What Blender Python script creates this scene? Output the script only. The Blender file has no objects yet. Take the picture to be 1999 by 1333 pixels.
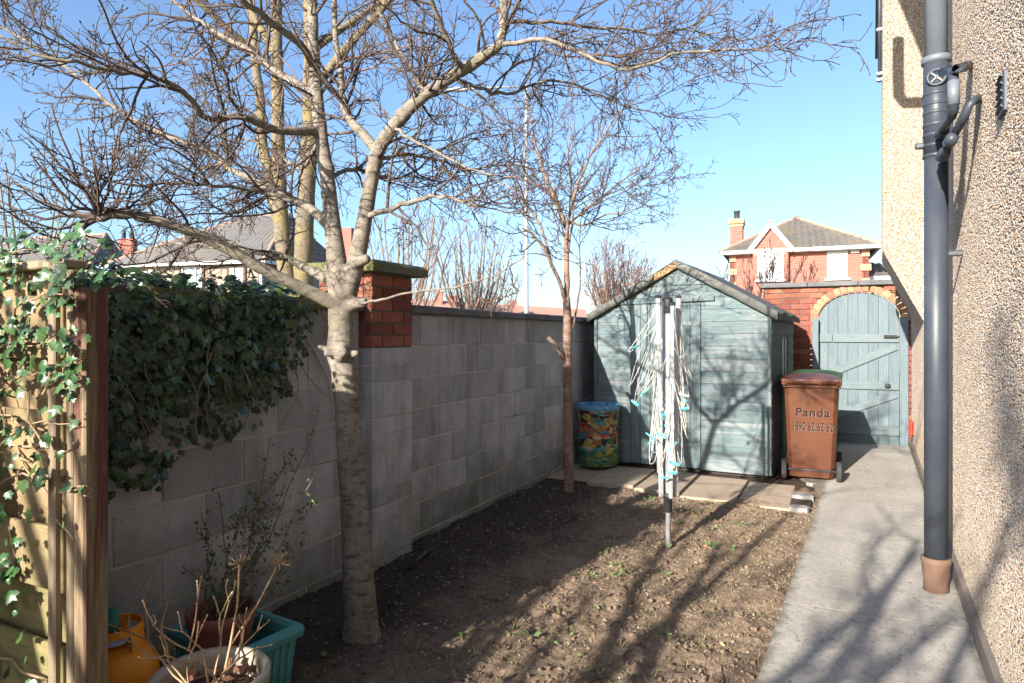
import bpy, math, random
from mathutils import Vector, Matrix, noise as mnoise
R = math.radians
scene = bpy.context.scene
COL = scene.collection
# ------------------------------------------------------------------ camera, sky, sun, exposure
F_PX, HOR, EYE, CX, CY, TH = 1280.0, 655.0, 1.45, 2.666, -3.79, R(26.5)
S_, C_ = math.sin(TH), math.cos(TH)
cam_data = bpy.data.cameras.new('camera')
cam = bpy.data.objects.new('camera', cam_data); COL.objects.link(cam)
cam.location = (CX, CY, EYE); cam.rotation_euler = (R(90), 0, TH)
cam_data.sensor_width = 36; cam_data.lens = 36 * F_PX / 1999
cam_data.shift_y = -11.5 / 1999
cam_data.clip_start = 0.05; cam_data.clip_end = 3000
scene.camera = cam
SUN_AZ, SUN_EL = R(9.5), R(21.0)          # light travels towards +Y, turned 9.5 degrees to +X
world = bpy.data.worlds.new('World'); scene.world = world; world.use_nodes = True
wn = world.node_tree.nodes; bg = wn['Background']
sky = wn.new('ShaderNodeTexSky'); sky.sky_type = 'NISHITA'; sky.sun_disc = False
sky.sun_elevation = SUN_EL; sky.sun_rotation = R(180) + SUN_AZ
sky.air_density = 1.0; sky.dust_density = 1.5; sky.ozone_density = 3.8
world.node_tree.links.new(sky.outputs[0], bg.inputs[0]); bg.inputs[1].default_value = 0.108
sun_d = bpy.data.lights.new('sun', 'SUN'); sun_d.energy = 4.1; sun_d.angle = R(0.53); sun_d.color = (1, .93, .82)
sun = bpy.data.objects.new('sun', sun_d); COL.objects.link(sun)
travel = Vector((math.sin(SUN_AZ) * math.cos(SUN_EL), math.cos(SUN_AZ) * math.cos(SUN_EL), -math.sin(SUN_EL)))
sun.rotation_euler = travel.to_track_quat('-Z', 'Y').to_euler()
vs = scene.view_settings; vs.view_transform = 'Standard'; vs.look = 'None'; vs.gamma = 1; vs.exposure = 1.45
vs.use_curve_mapping = False
scene.render.engine = 'CYCLES'

# ------------------------------------------------------------------ placing helpers (photo measurements -> metres)
def at(px, py, d):
    r = (px - 1000) / F_PX * d
    return Vector((CX + r * C_ - d * S_, CY + r * S_ + d * C_, EYE - (py - HOR) / F_PX * d))
def onY(px, Y):
    k = (px - 1000) / F_PX; d = (Y - CY) / (k * S_ + C_); return at(px, HOR, d).x, d
def onX(px, X):
    k = (px - 1000) / F_PX; d = (X - CX) / (k * C_ - S_); return at(px, HOR, d).y, d
def gr(px, py, z=0): return at(px, py, F_PX * (EYE - z) / (py - HOR))
rnd = random.Random(7)
U = rnd.uniform

# ------------------------------------------------------------------ mesh helpers
class MB:
    def __init__(s): s.v = []; s.f = []; s.sm = []
    def add(s, vs_, fs, smooth=False):
        o = len(s.v); s.v += [tuple(p) for p in vs_]
        s.f += [tuple(i + o for i in q) for q in fs]; s.sm += [smooth] * len(fs)
        return s
    def box(s, c, sz, M=None, ch=0.0):
        x, y, z = sz[0] / 2, sz[1] / 2, sz[2] / 2
        if ch <= 0:
            vs_ = [Vector((a * x, b * y, e * z)) for a in (-1, 1) for b in (-1, 1) for e in (-1, 1)]
            fs = [(0, 1, 3, 2), (4, 6, 7, 5), (0, 4, 5, 1), (2, 3, 7, 6), (0, 2, 6, 4), (1, 5, 7, 3)]
        else:
            vs_ = []; idx = {}
            for a in (-1, 1):
                for b in (-1, 1):
                    for e in (-1, 1):
                        for k in range(3):
                            q = [a * x, b * y, e * z]
                            for j in range(3):
                                if j != k: q[j] -= (a, b, e)[j] * ch
                            idx[a, b, e, k] = len(vs_); vs_.append(Vector(q))
            fs = []
            for k in range(3):
                i, j = [t for t in range(3) if t != k]
                for sg in (-1, 1):
                    q = []
                    for (p, r) in ((-1, -1), (1, -1), (1, 1), (-1, 1)):
                        t = [0, 0, 0]; t[k] = sg; t[i] = p; t[j] = r; q.append(idx[t[0], t[1], t[2], k])
                    fs.append(q if (sg > 0) == (k != 1) else q[::-1])
                for p in (-1, 1):
                    for r in (-1, 1):
                        t = [0, 0, 0]; t[i] = p; t[j] = r
                        q = []
                        for (sg, kk) in ((-1, i), (1, i), (1, j), (-1, j)):
                            t[k] = sg; q.append(idx[t[0], t[1], t[2], kk])
                        fs.append(q)
            for a in (-1, 1):
                for b in (-1, 1):
                    for e in (-1, 1): fs.append([idx[a, b, e, k] for k in range(3)])
        c = Vector(c)
        s.add([(M @ p if M else p) + c for p in vs_], fs); return s
    def tube(s, pts, rad, n=6, cap=True, smooth=True):
        pts = [Vector(p) for p in pts]; m = len(pts)
        if not hasattr(rad, '__len__'): rad = [rad] * m
        t = (pts[1] - pts[0]).normalized()
        u = t.orthogonal().normalized(); vs_ = []
        for i, p in enumerate(pts):
            t2 = (pts[min(i + 1, m - 1)] - pts[max(i - 1, 0)])
            if t2.length > 1e-9: t = t2.normalized()
            u = (u - t * u.dot(t))
            u = u.normalized() if u.length > 1e-6 else t.orthogonal().normalized()
            w = t.cross(u)
            for k in range(n):
                a = 2 * math.pi * k / n
                vs_.append(p + (u * math.cos(a) + w * math.sin(a)) * rad[i])
        fs = []
        for i in range(m - 1):
            for k in range(n):
                k2 = (k + 1) % n
                fs.append((i * n + k, i * n + k2, (i + 1) * n + k2, (i + 1) * n + k))
        if cap and n > 2:
            fs.append(tuple(range(n))[::-1]); fs.append(tuple((m - 1) * n + k for k in range(n)))
        s.add(vs_, fs, smooth); return s
    def lathe(s, prof, c=(0, 0, 0), n=24, M=None, smooth=True, wob=None):
        c = Vector(c); vs_ = []; fs = []
        for i, (r, z) in enumerate(prof):
            for k in range(n):
                a = 2 * math.pi * k / n
                rr = r * (1 + (wob(a, z) if wob else 0))
                p = Vector((rr * math.cos(a), rr * math.sin(a), z)); vs_.append((M @ p if M else p) + c)
        for i in range(len(prof) - 1):
            for k in range(n):
                k2 = (k + 1) % n; fs.append((i * n + k, i * n + k2, (i + 1) * n + k2, (i + 1) * n + k))
        s.add(vs_, fs, smooth); return s
    def prism(s, poly, d0, d1, axis='y'):
        n = len(poly)
        def P(a, b, d): return (a, d, b) if axis == 'y' else ((d, a, b) if axis == 'x' else (a, b, d))
        vs_ = [P(a, b, d0) for a, b in poly] + [P(a, b, d1) for a, b in poly]
        fs = [tuple(range(n)), tuple(range(2 * n - 1, n - 1, -1))]
        for i in range(n):
            j = (i + 1) % n; fs.append((i, i + n, j + n, j))
        s.add(vs_, fs); return s
    def mesh(s, name='mesh'):
        me = bpy.data.meshes.new(name); me.from_pydata(s.v, [], s.f)
        if any(s.sm): me.polygons.foreach_set('use_smooth', s.sm)
        me.update(); return me

def ob(name, mesh, mat=None, parent=None, loc=(0, 0, 0), rot=(0, 0, 0), scale=None):
    if isinstance(mesh, MB): mesh = mesh.mesh(name)
    if mat is not None and not mesh.materials: mesh.materials.append(mat)
    o = bpy.data.objects.new(name, mesh); COL.objects.link(o)
    o.location = loc; o.rotation_euler = rot
    if scale: o.scale = scale
    if parent: o.parent = parent
    return o
def tag(o, label=None, cat=None, group=None, kind=None):
    if label: o['label'] = label
    if cat: o['category'] = cat
    if group: o['group'] = group
    if kind: o['kind'] = kind
    return o
def thing(name, label, cat, loc=(0, 0, 0), rz=0, group=None):
    o = bpy.data.objects.new(name, None); COL.objects.link(o); o.empty_display_size = .1
    o.location = loc; o.rotation_euler = (0, 0, rz); return tag(o, label, cat, group)
def struct(name, mesh, mat): return tag(ob(name, mesh, mat), kind='structure')

# ------------------------------------------------------------------ material helpers
class NT:
    def __init__(s, name):
        s.m = bpy.data.materials.new(name); s.m.use_nodes = True; s.t = s.m.node_tree
        s.b = s.t.nodes['Principled BSDF']; s.pos = None
    def n(s, typ, **kw):
        nd = s.t.nodes.new('ShaderNode' + typ)
        for k, v in kw.items():
            if k.startswith('i_'):
                key = k[2:]; key = int(key) if key.isdigit() else key.replace('_', ' ')
                s.set(nd.inputs[key], v)
            else: setattr(nd, k, v)
        return nd
    def set(s, inp, v):
        if isinstance(v, bpy.types.NodeSocket): s.t.links.new(v, inp)
        elif isinstance(v, (tuple, list)) and inp.type == 'RGBA': inp.default_value = (*v[:3], 1)
        else: inp.default_value = v
    def P(s, scale=(1, 1, 1), obj=False, rot=(0, 0, 0)):
        src = s.n('TexCoord').outputs['Object'] if obj else s.n('NewGeometry').outputs['Position']
        if obj:   # shift every piece differently
            r = s.n('ObjectInfo').outputs['Random']
            v = s.n('VectorMath', operation='SCALE', i_0=(37, 61, 17)); s.set(v.inputs['Scale'], r)
            a = s.n('VectorMath', operation='ADD'); s.set(a.inputs[0], src); s.set(a.inputs[1], v.outputs[0]); src = a.outputs[0]
        mp = s.n('Mapping'); s.set(mp.inputs['Vector'], src); mp.inputs['Scale'].default_value = scale; mp.inputs['Rotation'].default_value = rot
        return mp.outputs[0]
    def noise(s, vec, scale, detail=4, rough=.55, dist=0):
        nd = s.n('TexNoise'); s.set(nd.inputs['Vector'], vec); nd.inputs['Scale'].default_value = scale
        nd.inputs['Detail'].default_value = detail; nd.inputs['Roughness'].default_value = rough; nd.inputs['Distortion'].default_value = dist
        return nd.outputs['Fac']
    def ramp(s, fac, stops, interp='LINEAR'):
        nd = s.n('ValToRGB'); s.set(nd.inputs[0], fac); cr = nd.color_ramp; cr.interpolation = interp
        while len(cr.elements) < len(stops): cr.elements.new(.5)
        for e, (p, c) in zip(cr.elements, stops):
            e.position = p; e.color = (*c, 1) if isinstance(c, tuple) else (c, c, c, 1)
        return nd.outputs[0]
    def mix(s, fac, a, b, mode='MIX'):
        nd = s.n('MixRGB', blend_type=mode); s.set(nd.inputs[0], fac); s.set(nd.inputs[1], a); s.set(nd.inputs[2], b); return nd.outputs[0]
    def math(s, op, a, b=0.0):
        nd = s.n('Math', operation=op); s.set(nd.inputs[0], a); s.set(nd.inputs[1], b); return nd.outputs[0]
    def vary(s, col, amt, hue=.0):
        r = s.n('ObjectInfo').outputs['Random']
        v = s.math('MULTIPLY_ADD', r, 2 * amt); v.node.inputs[2].default_value = 1 - amt
        h = s.n('HueSaturation'); s.set(h.inputs['Value'], v); s.set(h.inputs['Color'], col)
        if hue:
            r2 = s.math('FRACT', s.math('MULTIPLY', r, 7.31)); q = s.math('MULTIPLY_ADD', r2, 2 * hue); q.node.inputs[2].default_value = .5 - hue
            s.set(h.inputs['Hue'], q)
        return h.outputs[0]
    def bump(s, h, strength=.5, dist=.01, prev=None):
        nd = s.n('Bump'); s.set(nd.inputs['Height'], h); nd.inputs['Strength'].default_value = strength; nd.inputs['Distance'].default_value = dist
        if prev is not None: s.set(nd.inputs['Normal'], prev)
        return nd.outputs[0]
    def done(s, col, rough=.8, nrm=None, metal=0.0, spec=None):
        s.set(s.b.inputs['Base Color'], col); s.set(s.b.inputs['Roughness'], rough); s.b.inputs['Metallic'].default_value = metal
        if spec is not None: s.b.inputs['Specular IOR Level'].default_value = spec
        if nrm is not None: s.set(s.b.inputs['Normal'], nrm)
        return s.m

def pm(name, c1, c2, scale=6, stretch=(1, 1, 1), c3=None, s3=1.5, t3=(.5, .7), rough=.8, bs=40, bst=.3, bd=.004, vary=.0, hue=.0, obj=False, metal=0, spec=None, fine=None):
    """two-tone noise, optional third colour in patches, fine grain bump"""
    t = NT(name); v = t.P(stretch, obj)
    n = t.noise(v, scale, 6, .6)
    col = t.mix(t.ramp(n, [(.32, 0.), (.68, 1.)]), c1, c2)
    if c3:
        col = t.mix(t.ramp(t.noise(v, s3, 5, .65), [(t3[0], 0.), (t3[1], 1.)]), col, c3)
    if fine:
        col = t.mix(fine[1], col, t.ramp(t.noise(v, fine[0], 2, .5), [(.35, .05), (.65, 1.)]), 'OVERLAY')
    if vary: col = t.vary(col, vary, hue)
    nr = t.bump(t.noise(v, bs, 5, .65), bst, bd)
    return t.done(col, rough, nr, metal, spec)

M = {}
M['soil'] = None
def soil_mat():
    t = NT('garden_soil'); v = t.P()
    n1 = t.noise(v, 9, 8, .7); n2 = t.noise(v, 60, 6, .7); n3 = t.noise(v, 1.6, 5, .6)
    col = t.mix(t.ramp(n1, [(.3, 0.), (.7, 1.)]), (.165, .112, .078), (.40, .285, .20))
    col = t.mix(t.ramp(n2, [(.45, 0.), (.75, .7)]), col, (.48, .38, .29))
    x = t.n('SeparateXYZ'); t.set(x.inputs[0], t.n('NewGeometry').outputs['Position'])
    wallside = t.ramp(t.math('ADD', t.math('MULTIPLY', x.outputs[0], .5), t.math('MULTIPLY', t.math('SUBTRACT', n3, .5), .9)), [(.28, 1.), (.62, 0.)])
    col = t.mix(wallside, col, (.10, .075, .063))  # soil colour gets darker towards the block wall
    col = t.mix(t.ramp(t.noise(v, 3.2, 7, .72), [(.56, 0.), (.72, .55)]), col, (.115, .125, .035))
    nr = t.bump(t.noise(v, 45, 8, .75), .9, .02); nr = t.bump(t.noise(v, 160, 4, .7), .7, .006, nr)
    return t.done(col, .95, nr, spec=.15)
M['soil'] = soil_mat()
def concrete_path():
    t = NT('path_concrete'); v = t.P()
    col = t.mix(t.ramp(t.noise(v, 2.2, 8, .68), [(.3, 0.), (.7, 1.)]), (.43, .395, .345), (.62, .575, .51))
    col = t.mix(t.ramp(t.noise(t.P((1.6, .5, 1)), 1.3, 6, .65, .6), [(.50, 0.), (.68, .45)]), col, (.33, .30, .26))
    col = t.mix(t.ramp(t.noise(v, 26, 6, .7), [(.35, .45), (.55, 0.)]), col, (.28, .26, .235))
    sp = t.noise(t.P((1, .5, 1)), 48, 4, .65); zone = t.ramp(t.noise(v, 1.1, 4, .6), [(.42, .0), (.62, 1.)])
    col = t.mix(t.math('MULTIPLY', t.ramp(sp, [(.60, 0.), (.66, .8)]), zone), col, (.12, .11, .105))
    col = t.mix(t.ramp(t.noise(v, 240, 2, .5), [(.35, .3), (.65, 0.)]), col, (.2, .18, .17))
    x = t.n('SeparateXYZ'); t.set(x.inputs[0], v)
    edge = t.math('SUBTRACT', x.outputs[0], t.math('MULTIPLY', x.outputs[1], .0425))
    near = t.math('MINIMUM', t.math('SUBTRACT', edge, 2.40), t.math('SUBTRACT', 3.245, edge))
    near = t.math('ADD', near, t.math('MULTIPLY', t.math('SUBTRACT', t.noise(v, 11, 6, .7), .5), .16))
    col = t.mix(t.ramp(near, [(.0, .75), (.05, 0.)]), col, (.14, .13, .085))
    vo = t.n('TexVoronoi', feature='DISTANCE_TO_EDGE'); w = t.n('VectorMath', operation='ADD'); t.set(w.inputs[0], v)
    nz = t.n('TexNoise', i_Scale=5.0, i_Detail=6.0); t.set(nz.inputs['Vector'], v); sc = t.n('VectorMath', operation='SCALE'); t.set(sc.inputs[0], nz.outputs['Color']); sc.inputs['Scale'].default_value = .25; t.set(w.inputs[1], sc.outputs[0])
    t.set(vo.inputs['Vector'], w.outputs[0]); vo.inputs['Scale'].default_value = .55
    crack = t.ramp(vo.outputs['Distance'], [(.0, 1.), (.0035, 0.)])
    col = t.mix(t.math('MULTIPLY', crack, .35), col, (.10, .09, .08))
    nr = t.bump(t.noise(v, 120, 6, .7), .6, .005); nr = t.bump(t.math('SUBTRACT', 1, sp), .35, .006, nr); nr = t.bump(t.noise(v, 14, 6, .6), .35, .012, nr)
    return t.done(col, .9, nr, spec=.25)
M['path'] = concrete_path()
M['slab'] = pm('paving_slab', (.46, .355, .26), (.38, .30, .225), 4, rough=.9, bs=90, bst=.4, bd=.004, c3=(.2, .17, .13), s3=2, t3=(.6, .78), vary=.08)
M['rubble'] = pm('broken_concrete', (.42, .41, .40), (.28, .27, .26), 14, bs=60, bst=.6, bd=.01)
def block_mat(name, g, tint, moss):
    t = NT(name); v = t.P()
    col = t.mix(t.ramp(t.noise(v, 5, 7, .65), [(.3, 0.), (.7, 1.)]), tuple(a * .72 for a in g), g)
    col = t.mix(t.ramp(t.noise(v, 1.7, 6, .6), [(.52, 0.), (.72, .65)]), col, tint)
    col = t.mix(t.ramp(t.noise(v, 170, 3, .6), [(.3, .65), (.5, 0.)]), col, (.12, .115, .115))
    col = t.mix(t.ramp(t.noise(v, 210, 2, .6), [(.62, 0.), (.75, .6)]), col, (.5, .48, .44))
    if moss: 
        x = t.n('SeparateXYZ'); t.set(x.inputs[0], t.n('NewGeometry').outputs['Position'])
        lo = t.math('ADD', x.outputs[2], t.math('MULTIPLY', t.math('SUBTRACT', t.noise(v, 2.5, 5, .6), .5), 1.2))
        col = t.mix(t.ramp(lo, [(.0, .55), (.55, 0.)]), col, (.11, .12, .055))
    col = t.mix(t.ramp(t.noise(t.P((3, 3, .7)), 1.6, 6, .65), [(.50, 0.), (.70, .6)]), col, (.22, .21, .225))
    col = t.mix(t.ramp(t.noise(v, 2.6, 4, .6), [(.60, 0.), (.72, .35)]), col, (.60, .55, .52))
    col = t.vary(col, .22, .012)
    nr = t.bump(t.noise(v, 130, 5, .75), .7, .006)
    return t.done(col, .93, nr, spec=.2)
M['block'] = block_mat('concrete_block', (.60, .595, .615), (.37, .37, .40), True)
M['mortar'] = pm('mortar', (.62, .60, .56), (.48, .46, .42), 7, bs=110, bst=.5, bd=.005, c3=(.12, .12, .07), s3=2)
M['coping'] = pm('grey_coping', (.17, .175, .18), (.10, .10, .105), 5, bs=70, bst=.5, bd=.006, vary=.1)
M['moss_coping'] = pm('mossy_coping', (.23, .22, .07), (.11, .115, .045), 6, bs=70, bst=.6, bd=.008, c3=(.17, .16, .13), s3=3, t3=(.5, .65), vary=.1)
def brick(name, a, b, grime):
    t = NT(name); v = t.P((1, 1, 2.5))
    col = t.mix(t.ramp(t.noise(v, 14, 6, .65), [(.3, 0.), (.7, 1.)]), a, b)
    col = t.mix(t.ramp(t.noise(v, 4, 5, .6), [(.55, 0.), (.75, .6)]), col, grime)
    col = t.vary(col, .28, .012)
    return t.done(col, .85, t.bump(t.noise(v, 70, 6, .7), .6, .006), spec=.25)
M['brick'] = brick('red_brick', (.25, .082, .056), (.34, .125, .082), (.13, .06, .05))
M['buffbrick'] = brick('buff_brick', (.36, .20, .11), (.43, .26, .15), (.3, .165, .095))
M['brickmortar'] = pm('brick_mortar', (.2, .15, .12), (.12, .09, .075), 20)
def pebbledash(name, scale):
    t = NT(name); v = t.P()
    d = t.noise(v, scale * .35, 2, .5)
    off = t.n('VectorMath', operation='ADD'); t.set(off.inputs[0], v)
    sc = t.n('VectorMath', operation='SCALE'); t.set(sc.inputs[0], t.n('TexNoise', i_Scale=scale * .5).outputs['Color']); sc.inputs['Scale'].default_value = .012
    nz = sc.inputs[0].links[0].from_node; t.set(nz.inputs['Vector'], v)
    t.set(off.inputs[1], sc.outputs[0])
    vo = t.n('TexVoronoi', feature='F1'); t.set(vo.inputs['Vector'], off.outputs[0]); vo.inputs['Scale'].default_value = scale; vo.inputs['Randomness'].default_value = 1
    cr = t.n('SeparateColor'); t.set(cr.inputs[0], vo.outputs['Color'])
    col = t.ramp(cr.outputs[0], [(0, (.30, .27, .25)), (.12, (.50, .36, .22)), (.3, (.70, .58, .44)), (.45, (.52, .30, .14)), (.55, (.74, .66, .55)), (.75, (.80, .74, .65)), (.88, (.36, .34, .33)), (1, (.62, .48, .33))], 'CONSTANT')
    dist = vo.outputs['Distance']
    col = t.mix(t.ramp(dist, [(.42, 0.), (.75, .8)]), col, (.20, .165, .13))
    col = t.mix(t.ramp(t.noise(v, 1.3, 5, .6), [(.45, 0.), (.75, .3)]), col, (.62, .5, .36))
    h = t.math('SUBTRACT', 1.0, t.math('POWER', dist, 1.6))
    nr = t.bump(h, 1.0, .016); nr = t.bump(t.noise(v, scale * 2.2, 3, .6), .35, .004, nr)
    return t.done(col, .8, nr, spec=.3)
M['pebble'] = pebbledash('pebble_dash', 88)
def pebblestone():
    t = NT('dash_pebbles'); r = t.n('ObjectInfo').outputs['Random']
    col = t.ramp(r, [(0, (.30, .27, .25)), (.10, (.46, .34, .24)), (.26, (.52, .43, .345)), (.40, (.42, .26, .16)), (.47, (.51, .44, .37)), (.68, (.56, .51, .455)), (.84, (.36, .33, .31)), (.92, (.48, .36, .26))], 'CONSTANT')
    v = t.P()
    col = t.mix(t.ramp(t.noise(t.P((1, 1, .45)), 1.1, 6, .65), [(.45, 0.), (.72, .45)]), col, (.33, .26, .19))
    x = t.n('SeparateXYZ'); t.set(x.inputs[0], v)
    low = t.math('ADD', x.outputs[2], t.math('MULTIPLY', t.math('SUBTRACT', t.noise(v, 3, 5, .6), .5), .5))
    col = t.mix(t.ramp(low, [(.1, .55), (.5, 0.)]), col, (.22, .19, .14))
    return t.done(col, .6, spec=.35)
M['pebblestone'] = pebblestone()
def paint_wood(name, a, b, worn, axis, vary=.1, wornt=(.56, .74)):
    t = NT(name)
    st = {'x': (1.2, 14, 14), 'z': (14, 14, 1.2)}[axis]
    v = t.P(st, True)
    col = t.mix(t.ramp(t.noise(v, 3.2, 7, .65), [(.3, 0.), (.7, 1.)]), a, b)
    col = t.mix(t.ramp(t.noise(v, 1.1, 7, .7, .4), [(wornt[0], 0.), (wornt[1], .8)]), col, worn)
    g = t.noise(t.P(tuple(x * 2.2 for x in st), True), 5, 5, .7)
    col = t.mix(t.ramp(g, [(.25, .45), (.5, 0.)]), col, tuple(x * .45 for x in a))
    col = t.vary(col, vary, .01)
    return t.done(col, .75, t.bump(g, .35, .003), spec=.3)
M['shed'] = paint_wood('shed_paint', (.098, .145, .158), (.15, .198, .21), (.275, .29, .288), 'x', .12, (.47, .66))
M['shed_v'] = paint_wood('shed_paint_upright', (.10, .15, .163), (.155, .204, .216), (.275, .293, .29), 'z', .12, (.48, .68))
M['gate'] = paint_wood('gate_paint', (.12, .162, .185), (.172, .218, .24), (.28, .31, .32), 'z', .08, (.6, .8))
M['gate_h'] = paint_wood('gate_paint_rail', (.14, .182, .20), (.19, .235, .25), (.28, .31, .312), 'x', .06, (.6, .8))
M['felt'] = pm('mineral_felt', (.06, .065, .062), (.15, .153, .142), 9, bs=220, bst=.7, bd=.004, c3=(.21, .215, .20), s3=2.2, t3=(.5, .7), fine=(300, .4))
M['gapdark'] = pm('dark_timber', (.03, .028, .025), (.05, .045, .04), 10)
M['rawwood'] = paint_wood('raw_timber', (.42, .25, .12), (.5, .32, .17), (.4, .3, .2), 'x')
M['fencewood'] = paint_wood('fence_boards', (.26, .185, .095), (.33, .25, .14), (.19, .165, .08), 'x', .15, (.5, .66))
M['fencegreen'] = paint_wood('fence_algae_boards', (.19, .17, .075), (.28, .23, .11), (.13, .15, .05), 'x', .15, (.45, .62))
M['fencepost'] = paint_wood('grey_post', (.34, .26, .17), (.24, .19, .13), (.2, .19, .1), 'z', .1)
M['redpost'] = paint_wood('red_brown_post', (.10, .038, .03), (.14, .055, .04), (.30, .24, .15), 'z', .05, (.42, .56))
M['darkplastic'] = pm('dark_grey_plastic', (.040, .048, .066), (.06, .07, .09), 5, rough=.45, bs=20, bst=.08, bd=.003, c3=(.10, .105, .11), s3=3, t3=(.55, .8))
M['greyplastic'] = pm('grey_plastic', (.15, .17, .20), (.20, .22, .25), 4, rough=.45, bs=15, bst=.05)
M['claypipe'] = pm('clay_collar', (.16, .092, .066), (.21, .128, .094), 8, rough=.8, bs=60, bst=.2)
M['plinth'] = pm('plinth', (.17, .14, .12), (.25, .21, .18), 5, bs=60, bst=.5, bd=.006)
def bark(name, a, b, c, lichen, sc=1.0, lt=(.55, .7)):
    t = NT(name); v = t.P((1, 1, 1))
    col = t.mix(t.ramp(t.noise(v, 9 * sc, 6, .65), [(.3, 0.), (.7, 1.)]), a, b)
    col = t.mix(t.ramp(t.noise(t.P((7, 7, 34)), 1.5 * sc, 5, .7), [(.54, 0.), (.63, .85)]), col, c)
    col = t.mix(t.ramp(t.noise(v, 3.5 * sc, 6, .7), [(lt[0], 0.), (lt[1], .8)]), col, lichen)
    col = t.mix(t.ramp(t.noise(v, 30 * sc, 5, .7), [(.36, .6), (.5, 0.)]), col, tuple(q * .45 for q in a))
    col = t.mix(t.ramp(t.noise(v, 46 * sc, 3, .6), [(.62, 0.), (.7, .5)]), col, tuple(min(1, q * 1.35) for q in b))
    nr = t.bump(t.noise(t.P((18, 18, 60)), 1.6 * sc, 6, .7), .7, .006); nr = t.bump(t.noise(v, 22 * sc, 5, .6), .4, .008, nr)
    return t.done(col, .88, nr, spec=.2)
M['bark'] = bark('smooth_bark', (.185, .158, .13), (.325, .285, .235), (.10, .076, .06), (.25, .23, .135))
M['twig'] = bark('twig_bark', (.105, .075, .065), (.165, .125, .102), (.07, .05, .043), (.19, .165, .10))
M['cherry'] = bark('cherry_bark', (.20, .12, .09), (.30, .20, .155), (.40, .31, .25), (.17, .13, .11))
M['lichenbark'] = bark('lichen_bark', (.17, .14, .10), (.24, .20, .14), (.10, .08, .055), (.27, .21, .05), 1, (.47, .62))
M['redtwig'] = pm('reddish_twigs', (.19, .10, .085), (.25, .15, .115), 4)
M['darktwig'] = pm('dark_twigs', (.075, .05, .045), (.11, .075, .06), 4)
M['greytwig'] = pm('brown_twigs', (.17, .12, .09), (.25, .19, .14), 3)
M['drystem'] = pm('dry_stems', (.36, .22, .12), (.50, .34, .20), 20)
def leaf_mat(name, a, b, c, rough=.35):
    t = NT(name); v = t.P()
    col = t.mix(t.ramp(t.noise(v, 12, 3, .6), [(.3, 0.), (.7, 1.)]), a, b)
    r = t.n('NewGeometry').outputs['Random Per Island']
    col = t.mix(t.ramp(r, [(.0, 0.), (.55, .15), (.9, .5), (1., 1.)]), col, c)
    col = t.vary(col, .3, .02)
    m = t.done(col, rough, t.bump(t.noise(v, 45, 3, .5), .4, .006), spec=.5)
    return m
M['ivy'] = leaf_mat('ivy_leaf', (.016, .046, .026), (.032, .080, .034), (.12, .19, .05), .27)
M['ivysun'] = leaf_mat('ivy_leaf_sunlit', (.030, .080, .028), (.055, .125, .042), (.13, .20, .06), .32)  # lighter copy of the wall ivy green, sunlight put into the colour
M['vine'] = pm('ivy_stem', (.33, .22, .13), (.42, .30, .19), 20)
M['weed'] = leaf_mat('weed_leaf', (.09, .16, .045), (.14, .22, .07), (.22, .28, .1), .6)
M['sprig'] = leaf_mat('sprig_leaf', (.035, .05, .02), (.06, .07, .03), (.12, .2, .04), .6)
M['alu'] = pm('aluminium', (.58, .59, .61), (.48, .49, .51), 30, rough=.42, metal=.3, bs=20, bst=.05)
M['cord'] = pm('white_cord', (.68, .67, .63), (.55, .54, .5), 30, rough=.6)
M['blackplastic'] = pm('black_plastic', (.025, .026, .03), (.045, .046, .05), 10, rough=.5, bs=30, bst=.1)
M['pegblue'] = pm('turquoise_peg', (.10, .46, .52), (.14, .52, .58), 10, rough=.45)
M['pegwhite'] = pm('white_peg', (.70, .70, .68), (.6, .6, .58), 10, rough=.45)
M['binbrown'] = pm('brown_bin', (.100, .034, .016), (.125, .045, .021), 3, spec=.25, rough=.6, bs=200, bst=.15, bd=.001, c3=(.08, .03, .017), s3=2)
M['bingreen'] = pm('green_bin', (.03, .13, .045), (.045, .16, .06), 3, rough=.5, bs=200, bst=.15, bd=.001)
M['binlid'] = pm('bin_lid', (.15, .065, .05), (.2, .09, .07), 4, rough=.4, c3=(.34, .26, .25), s3=4, t3=(.55, .7))
M['rubber'] = pm('rubber', (.03, .03, .03), (.055, .052, .05), 20, rough=.8)
M['printdark'] = pm('print_dark', (.012, .009, .009), (.02, .014, .013), 60, rough=.9, spec=.1)
M['printhighlight'] = pm('print_highlight', (.36, .30, .28), (.22, .17, .155), 60, rough=.8, spec=.2)
M['teal'] = pm('teal_plastic', (.07, .30, .33), (.10, .36, .38), 8, rough=.5, c3=(.12, .29, .26), s3=4)
M['terra'] = pm('terracotta_plastic', (.22, .075, .055), (.27, .10, .075), 8, rough=.5)
M['creampot'] = pm('cream_glaze', (.46, .40, .31), (.36, .31, .235), 8, rough=.4, c3=(.22, .19, .15), s3=5, t3=(.58, .75))
M['potdark'] = pm('dark_glaze', (.03, .035, .05), (.05, .05, .06), 8, rough=.3)
M['orange'] = pm('orange_enamel', (.85, .29, .012), (.9, .34, .025), 5, rough=.38, c3=(.5, .2, .03), s3=6, t3=(.62, .75))
M['tealcap'] = pm('green_cap', (.01, .15, .12), (.015, .18, .14), 5, rough=.45)
M['palemetal'] = pm('pale_metal', (.42, .43, .52), (.5, .5, .58), 8, rough=.5)
M['compost'] = pm('compost', (.045, .03, .022), (.09, .055, .035), 30, bs=60, bst=1, bd=.02)
M['red'] = pm('red_plastic', (.55, .05, .03), (.5, .06, .04), 5, rough=.4)
M['galv'] = pm('galvanised', (.42, .45, .48), (.5, .53, .55), 6, rough=.5, metal=.4)
M['white'] = pm('white_paint', (.66, .66, .65), (.6, .6, .59), 3, rough=.5)
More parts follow.
